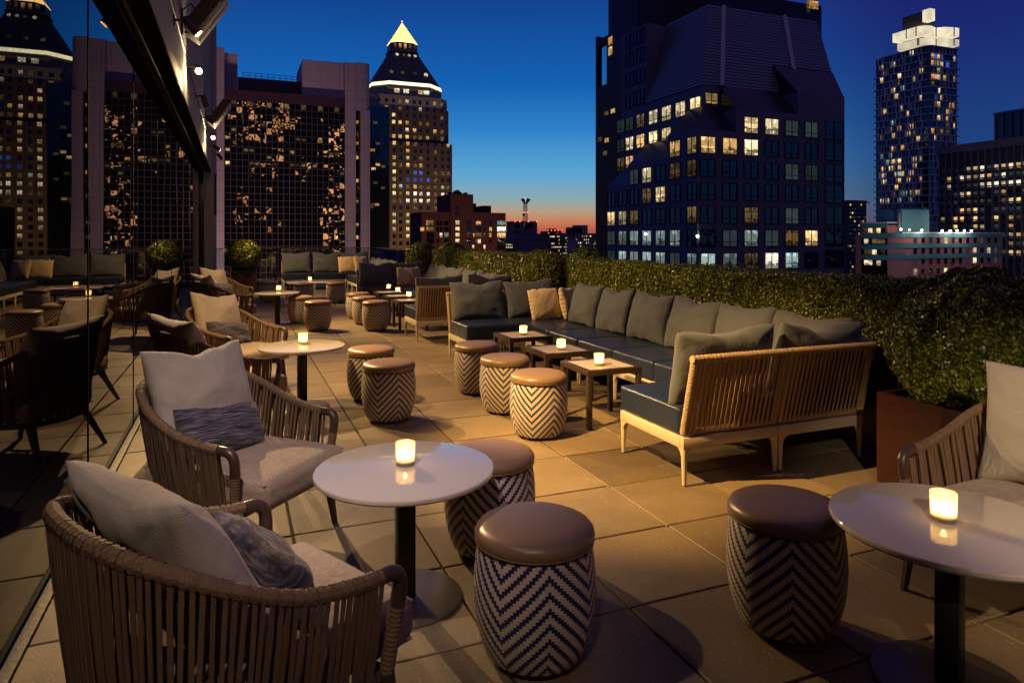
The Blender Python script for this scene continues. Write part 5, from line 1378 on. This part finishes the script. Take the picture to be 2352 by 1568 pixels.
for y in np.arange(.2, y5-80, 2.6): box(bm, (-.3, -y, 60), (.6, .35, 2*(zt-ZB-60)))
obj('fin', bm, 'steel', b); block(b, 'cap', 'steel', (X5-.5, 79.5, zt, X5+25, y5+.5, zt+.6))

# --- teal and salmon building with roof floodlights
PX, PY = x_on(2078, 99.4), 99.4
yl = y_on(1978, PX); xr = x_on(2302, PY); za = z_on(512, PX, PY); zb = z_on(536, PX, PY)
b = thing('teal_building', 'low teal and salmon banded building with floodlights on its roof', 'building', (PX, PY, ZB))
block(b, 'wall', 'pink_panel', (PX, PY+4, ZB, PX+10, yl, za-.4), (PX, PY, ZB, xr, PY+12, zb-.3))
block(b, 'penthouse', 'teal', (PX+3, PY+3, zb, x_on(2165, PY), PY+9, z_on(480, PX+8, PY)), (x_on(2120, PY), PY+4, z_on(480, PX+8, PY), x_on(2168, PY), PY+10, z_on(474, PX+8, PY)))
bm = nb()
for z in (za-.35, za-2.6, za-5.0, za-7.2): box(bm, *bx(-.12, 4, z-.55-ZB, -.01, yl-PY, z+.5-ZB))
for z in (zb-.35, zb-2.5, zb-4.7): box(bm, *bx(-.12, -.12, z-.5-ZB, xr-PX, -.01, z+.45-ZB)); box(bm, *bx(-.12, -.009, z-.5-ZB, -.01, 3.99, z+.45-ZB))
obj('teal_band', bm, 'teal', b)
block(b, 'parapet', 'tower_slab', (PX-.2, PY+3.9, za, PX+10, yl+.2, za+.3), (PX-.2, PY-.2, zb, xr+.2, PY+.3, zb+.25))
bm = nb(); tube(bm, [(1.5, 2.5, za-ZB-1), (1.5, 2.5, za-ZB+2.2)], .35, 10); obj('vent_pipe', bm, 'steel', b)
for i in range(5):
    for r in range(4):
        q = rnd.random(); window(b, 'W', PX-.13, PY+5+i*(yl-PY-6)/4.4, za-1.5-r*2.3, 1.1, 1.0, 'e_pale' if q < .35 else 'e_dim' if q < .6 else 'city_glass')
for i in range(12):
    for r in range(4):
        q = rnd.random(); window(b, 'S', PX+3+i*(xr-PX-4)/11.6, PY-.13, zb-1.5-r*2.15, .95, 1.15, 'e_pale' if q < .22 else 'e_dimteal' if q < .5 else 'city_glass')
FLO = []
for px, py in ((2064, 527), (2084, 528), (2112, 529), (2159, 530), (2177, 530), (2193, 530), (2210, 530), (2226, 530)):
    X = x_on(px, PY); z = z_on(py, X, PY); p = Vector((X, PY-.5, z))
    bm = nb(); bmesh.ops.create_icosphere(bm, subdivisions=2, radius=.2 if px != 2084 else .11); bmesh.ops.translate(bm, vec=p-b.location, verts=bm.verts[:]); lf = obj('flood_lamp', bm, 'e_flood', b)
    bm = nb(); tube(bm, [p-b.location+Vector((0, .25, -.05)), p-b.location+Vector((0, .6, -.7))], .06, 6); obj('lamp_arm', bm, 'steel', lf); FLO.append(p)
bm = nb(); X = x_on(2120, 103)-PX; z0 = z_on(474, PX+8, PY)-ZB
for s in (-1, 1): tube(bm, [(X+s*.9, 6, z0), (X, 6, z0+5.4)], .07, 5)
for k_ in range(5): tube(bm, [(X-.9+.18*k_, 6, z0+k_), (X+.72-.18*k_, 6, z0+k_+1)], .05, 4); tube(bm, [(X+.9-.18*k_, 6, z0+k_), (X-.72+.18*k_, 6, z0+k_+1)], .05, 4)
obj('lattice_mast', bm, 'steel', b)

# --- lit towers behind the photographer that the mirror glass shows
for lab, xa, xb, ya_, zt, spots_ in (('broad orange lit tower behind the viewpoint, mirrored left in the glass block', -70, 46, -105, 112, ((-2, 12, 78, 95), (16, 36, 70, 96), (4, 40, 72, 80), (-5, 30, 66, 72), (8, 42, 44, 50), (2, 8, 10, 26), (10, 24, 8, 14))),
                                ('taller orange lit tower behind the viewpoint, mirrored right in the glass block', 47, 130, -98, 104, ((56, 74, 52, 78), (62, 72, 30, 50), (52, 58, 58, 66), (60, 74, 2, 26), (64, 74, -20, 2), (54, 60, 8, 20)))):
    b = thing('lit_tower', lab, 'tower', (xa, ya_, ZB)); block(b, 'wall', 'black_tower', (xa, ya_-25, ZB, xb, ya_, zt)); block(b, 'parapet', 'black_frame', (xa-.4, ya_-.6, zt, xb+.4, ya_+.4, zt+1))
    q = []
    for x0_, x1_, z0_, z1_ in spots_:
        for _ in range(int((x1_-x0_)*(z1_-z0_)/24)):
            x = x0_+(x1_-x0_)*rnd.random(); z = z0_+(z1_-z0_)*rnd.random(); q.append((round(x/2.4)*2.4, round(z/3.2)*3.2, 2.0*rnd.choice((.7, 1.1, 2.2)), 2.6*rnd.choice((.5, 1.2))))
    q = list({(a_, b_): (a_, b_, c_, d_) for a_, b_, c_, d_ in q}.values())
    v, f = [], []
    for x, z, w_, h_ in q:
        k = len(v); v += [(x-xa, .05, z-ZB), (x-xa+w_, .05, z-ZB), (x-xa+w_, .05, z-ZB+h_), (x-xa, .05, z-ZB+h_)]; f.append((k, k+1, k+2, k+3))
    o = raw('window', v, f, 'e_refl', b); o['kind'] = 'stuff'

# --- ground, hills and the lights between
bm = nb(); S_G = 14000; vs = [bm.verts.new(p) for p in ((-S_G, -S_G, -60), (S_G, -S_G, -60), (S_G, S_G, -60), (-S_G, S_G, -60))]; bm.faces.new(vs)
tag(obj('ground', bm, 'city_ground'), 'dark city floor far below the terrace', 'ground', kind='structure')
v, f = [], []
NH = 160
for i in range(NH+1):
    a = YAW+R(-38)+R(76)*i/NH; h = 62+26*noise.noise(Vector((i*.05, 1, 0)))+12*noise.noise(Vector((i*.21, 5, 0)))
    for d, z in ((8600, -61), (9300, h*.75), (9800, h), (11000, h*.9), (11500, -61)): v.append((d*math.sin(a), d*math.cos(a), z))
for i in range(NH):
    for j in range(4): k = i*5+j; f.append((k, k+5, k+6, k+1))
tag(raw('hills', v, f, 'hill', smooth=True), 'low dark hills along the horizon', 'hills', kind='structure')
for nm, lab, e, cnt, seed in (('city_lights', 'scattered amber lights of the distant city', 'e_city', 420, 5), ('city_lights', 'scattered white lights of the distant city', 'e_citywhite', 200, 6)):
    bm = nb(); rr = random.Random(seed)
    for _ in range(cnt):
        d = 1/rr.uniform(1/7800, 1/2300); u = rr.uniform(-.02, .13) if rr.random() < .8 else rr.uniform(-.5, .7); s = d*rr.choice((.00022, .0003, .0004, .0006))
        X = d*(u*CA+SA); Y = d*(CA-u*SA); box(bm, (X, Y, -56+rr.uniform(0, 30)), (s, s, s))
    o = obj(nm, bm, e); tag(o, lab, 'city lights', kind='stuff')
def flood(p, tgt, e, col, size=70, rad=2.0):  # unseen spots added to brighten the city facades from below
    l = bpy.data.lights.new('added_facade_glow', 'SPOT'); l.energy = e; l.color = col; l.spot_size = R(size); l.spot_blend = .8; l.shadow_soft_size = rad
    o = bpy.data.objects.new('added_facade_glow', l); COL.objects.link(o); o.location = p; o.rotation_mode = 'QUATERNION'; o.rotation_quaternion = (Vector(tgt)-Vector(p)).to_track_quat('-Z', 'Y')
flood((-10, 150, -40), (-4, 196, 12), 80000, (1, .64, .54), 60)
flood((36, 150, -45), (31, 196, 25), 46000, (1, .64, .50), 60)
flood((82, 262, -40), (78, 322, 30), 170000, (1, .64, .34), 75)
flood((75, 190, -40), (78, 236, 8), 60000, (1, .50, .30), 80)
flood((100, 55, -35), (135, 100, -2), 12000, (.72, .80, 1), 80)
flood((95, 100, -30), (127, 105, -2), 5000, (.72, .80, 1), 80)
for p in FLO[::2]:
    l = bpy.data.lights.new('flood_lamp_light', 'POINT'); l.energy = 260; l.color = (1, .85, .7); l.shadow_soft_size = .2
    o = bpy.data.objects.new('flood_lamp_light', l); COL.objects.link(o); o.location = p+Vector((-.6, -1.2, .2))


# ------------------------------------------------------------------ lights
def spot(p, d, e, size=70, blend=.55, col=(1, .61, .25), rad=.03):
    l = bpy.data.lights.new('wall_lamp_light', 'SPOT'); l.energy = e; l.color = col; l.spot_size = R(size); l.spot_blend = blend; l.shadow_soft_size = rad
    o = bpy.data.objects.new('wall_lamp_light', l); COL.objects.link(o); o.location = p
    o.rotation_mode = 'QUATERNION'; o.rotation_quaternion = Vector(d).to_track_quat('-Z', 'Y')
ENERGY = {-2.33: 1200, -0.38: 150, 1.57: 270, 3.52: 2600, 5.47: 420, 7.42: 1150, 9.37: 1350, 11.3: 480, 13.3: 2000, 15.4: 1400, 17.3: 1400, 19.0: 900}
CONE = {-2.33: 20, -0.38: 34, 1.57: 46, 3.52: 46, 5.47: 50, 7.42: 82, 9.37: 54, 11.3: 50, 13.3: 64, 15.4: 56, 17.3: 64, 19.0: 70}
LCOL = {-2.33: (1, .72, .45), -0.38: (1, .74, .58), 1.57: (1, .77, .68), 3.52: (1, .58, .18), 9.37: (1, .64, .28)}
for y, p, d in LAMPS:
    spot(p, d, ENERGY[y], CONE.get(y, 43), .8, LCOL.get(y, (1, .60, .23)))
    if y not in (9.37, 15.4): continue
    l = bpy.data.lights.new('wall_lamp_glow', 'POINT'); l.energy = 24.0; l.color = (1, .74, .42); l.shadow_soft_size = .03
    o = bpy.data.objects.new('wall_lamp_glow', l); COL.objects.link(o); o.location = p+d*.05
for p in CANDLES:
    l = bpy.data.lights.new('candle_light', 'POINT'); l.energy = 1.0; l.color = (1, .66, .28); l.shadow_soft_size = .010
    o = bpy.data.objects.new('candle_light', l); COL.objects.link(o); o.location = p+Vector((0, 0, .062))

# ------------------------------------------------------------------ last dusk light, very soft
l = bpy.data.lights.new('dusk_light', 'SUN'); l.energy = .10; l.color = (.50, .40, 1.0); l.angle = R(75)
o = bpy.data.objects.new('dusk_light', l); COL.objects.link(o); o.rotation_euler = (R(14), R(-12), 0)
# ------------------------------------------------------------------ sky
w = bpy.data.worlds.new('World'); sc.world = w; w.use_nodes = True
t = w.node_tree; t.nodes.clear(); n = N(t)
dirv = n('ShaderNodeVectorMath', {0: n('ShaderNodeTexCoord').outputs['Generated']}, operation='NORMALIZE').outputs[0]
sx = n('ShaderNodeSeparateXYZ', {0: dirv})
zz = n.m('MAXIMUM', sx.outputs[2], 0.0)
sun = n.ramp(zz, [(0, (.25, .045, .045)), (.012, (.42, .092, .055)), (.025, (.45, .18, .09)), (.038, (.37, .27, .18)), (.056, (.20, .315, .35)), (.092, (.088, .30, .52)), (.154, (.022, .18, .46)), (.215, (.006, .098, .36)), (.33, (.005, .042, .215)), (.6, (.010, .012, .085)), (1, (.032, .020, .085))])
night = n.ramp(zz, [(0, (.030, .058, .115)), (.06, (.016, .050, .145)), (.12, (.010, .042, .165)), (.25, (.008, .018, .13)), (.33, (.011, .009, .105)), (.6, (.028, .018, .095)), (1, (.040, .026, .095))])
hz = n('ShaderNodeVectorMath', {0: dirv, 1: (1, 1, 0)}, operation='MULTIPLY').outputs[0]
hz = n('ShaderNodeVectorMath', {0: hz}, operation='NORMALIZE').outputs[0]
dt = n('ShaderNodeVectorMath', {0: hz, 1: (.277, .961, 0)}, operation='DOT_PRODUCT').outputs['Value']
mr = n('ShaderNodeMapRange', {'Value': dt, 'From Min': .79, 'From Max': .99}, interpolation_type='SMOOTHSTEP').outputs[0]
skyc = n.mix(mr, night, sun)
bg = n('ShaderNodeBackground', {'Color': skyc, 'Strength': 1.25})
o = n('ShaderNodeOutputWorld'); t.links.new(bg.outputs[0], o.inputs[0])

# ------------------------------------------------------------------ camera
cam = bpy.data.cameras.new('camera'); co = bpy.data.objects.new('camera', cam); COL.objects.link(co)
co.location = (0, 0, EYE); co.rotation_euler = (R(90), 0, -YAW)
cam.sensor_width = 36.0; cam.lens = FL/2352*36; cam.shift_y = -(784-HY)/2352
cam.clip_start = .05; cam.clip_end = 30000
sc.camera = co
sc.view_settings.view_transform = 'Standard'; sc.view_settings.look = 'None'
sc.view_settings.exposure = 0.0; sc.view_settings.gamma = 1.0
sc.render.engine = 'CYCLES'
cy = sc.cycles
cy.use_denoising = True; cy.max_bounces = 6; cy.diffuse_bounces = 3; cy.glossy_bounces = 4; cy.transmission_bounces = 4; cy.transparent_max_bounces = 8
cy.sample_clamp_indirect = 4.0; cy.sample_clamp_direct = 0; cy.caustics_reflective = False; cy.caustics_refractive = False
cy.use_light_tree = True
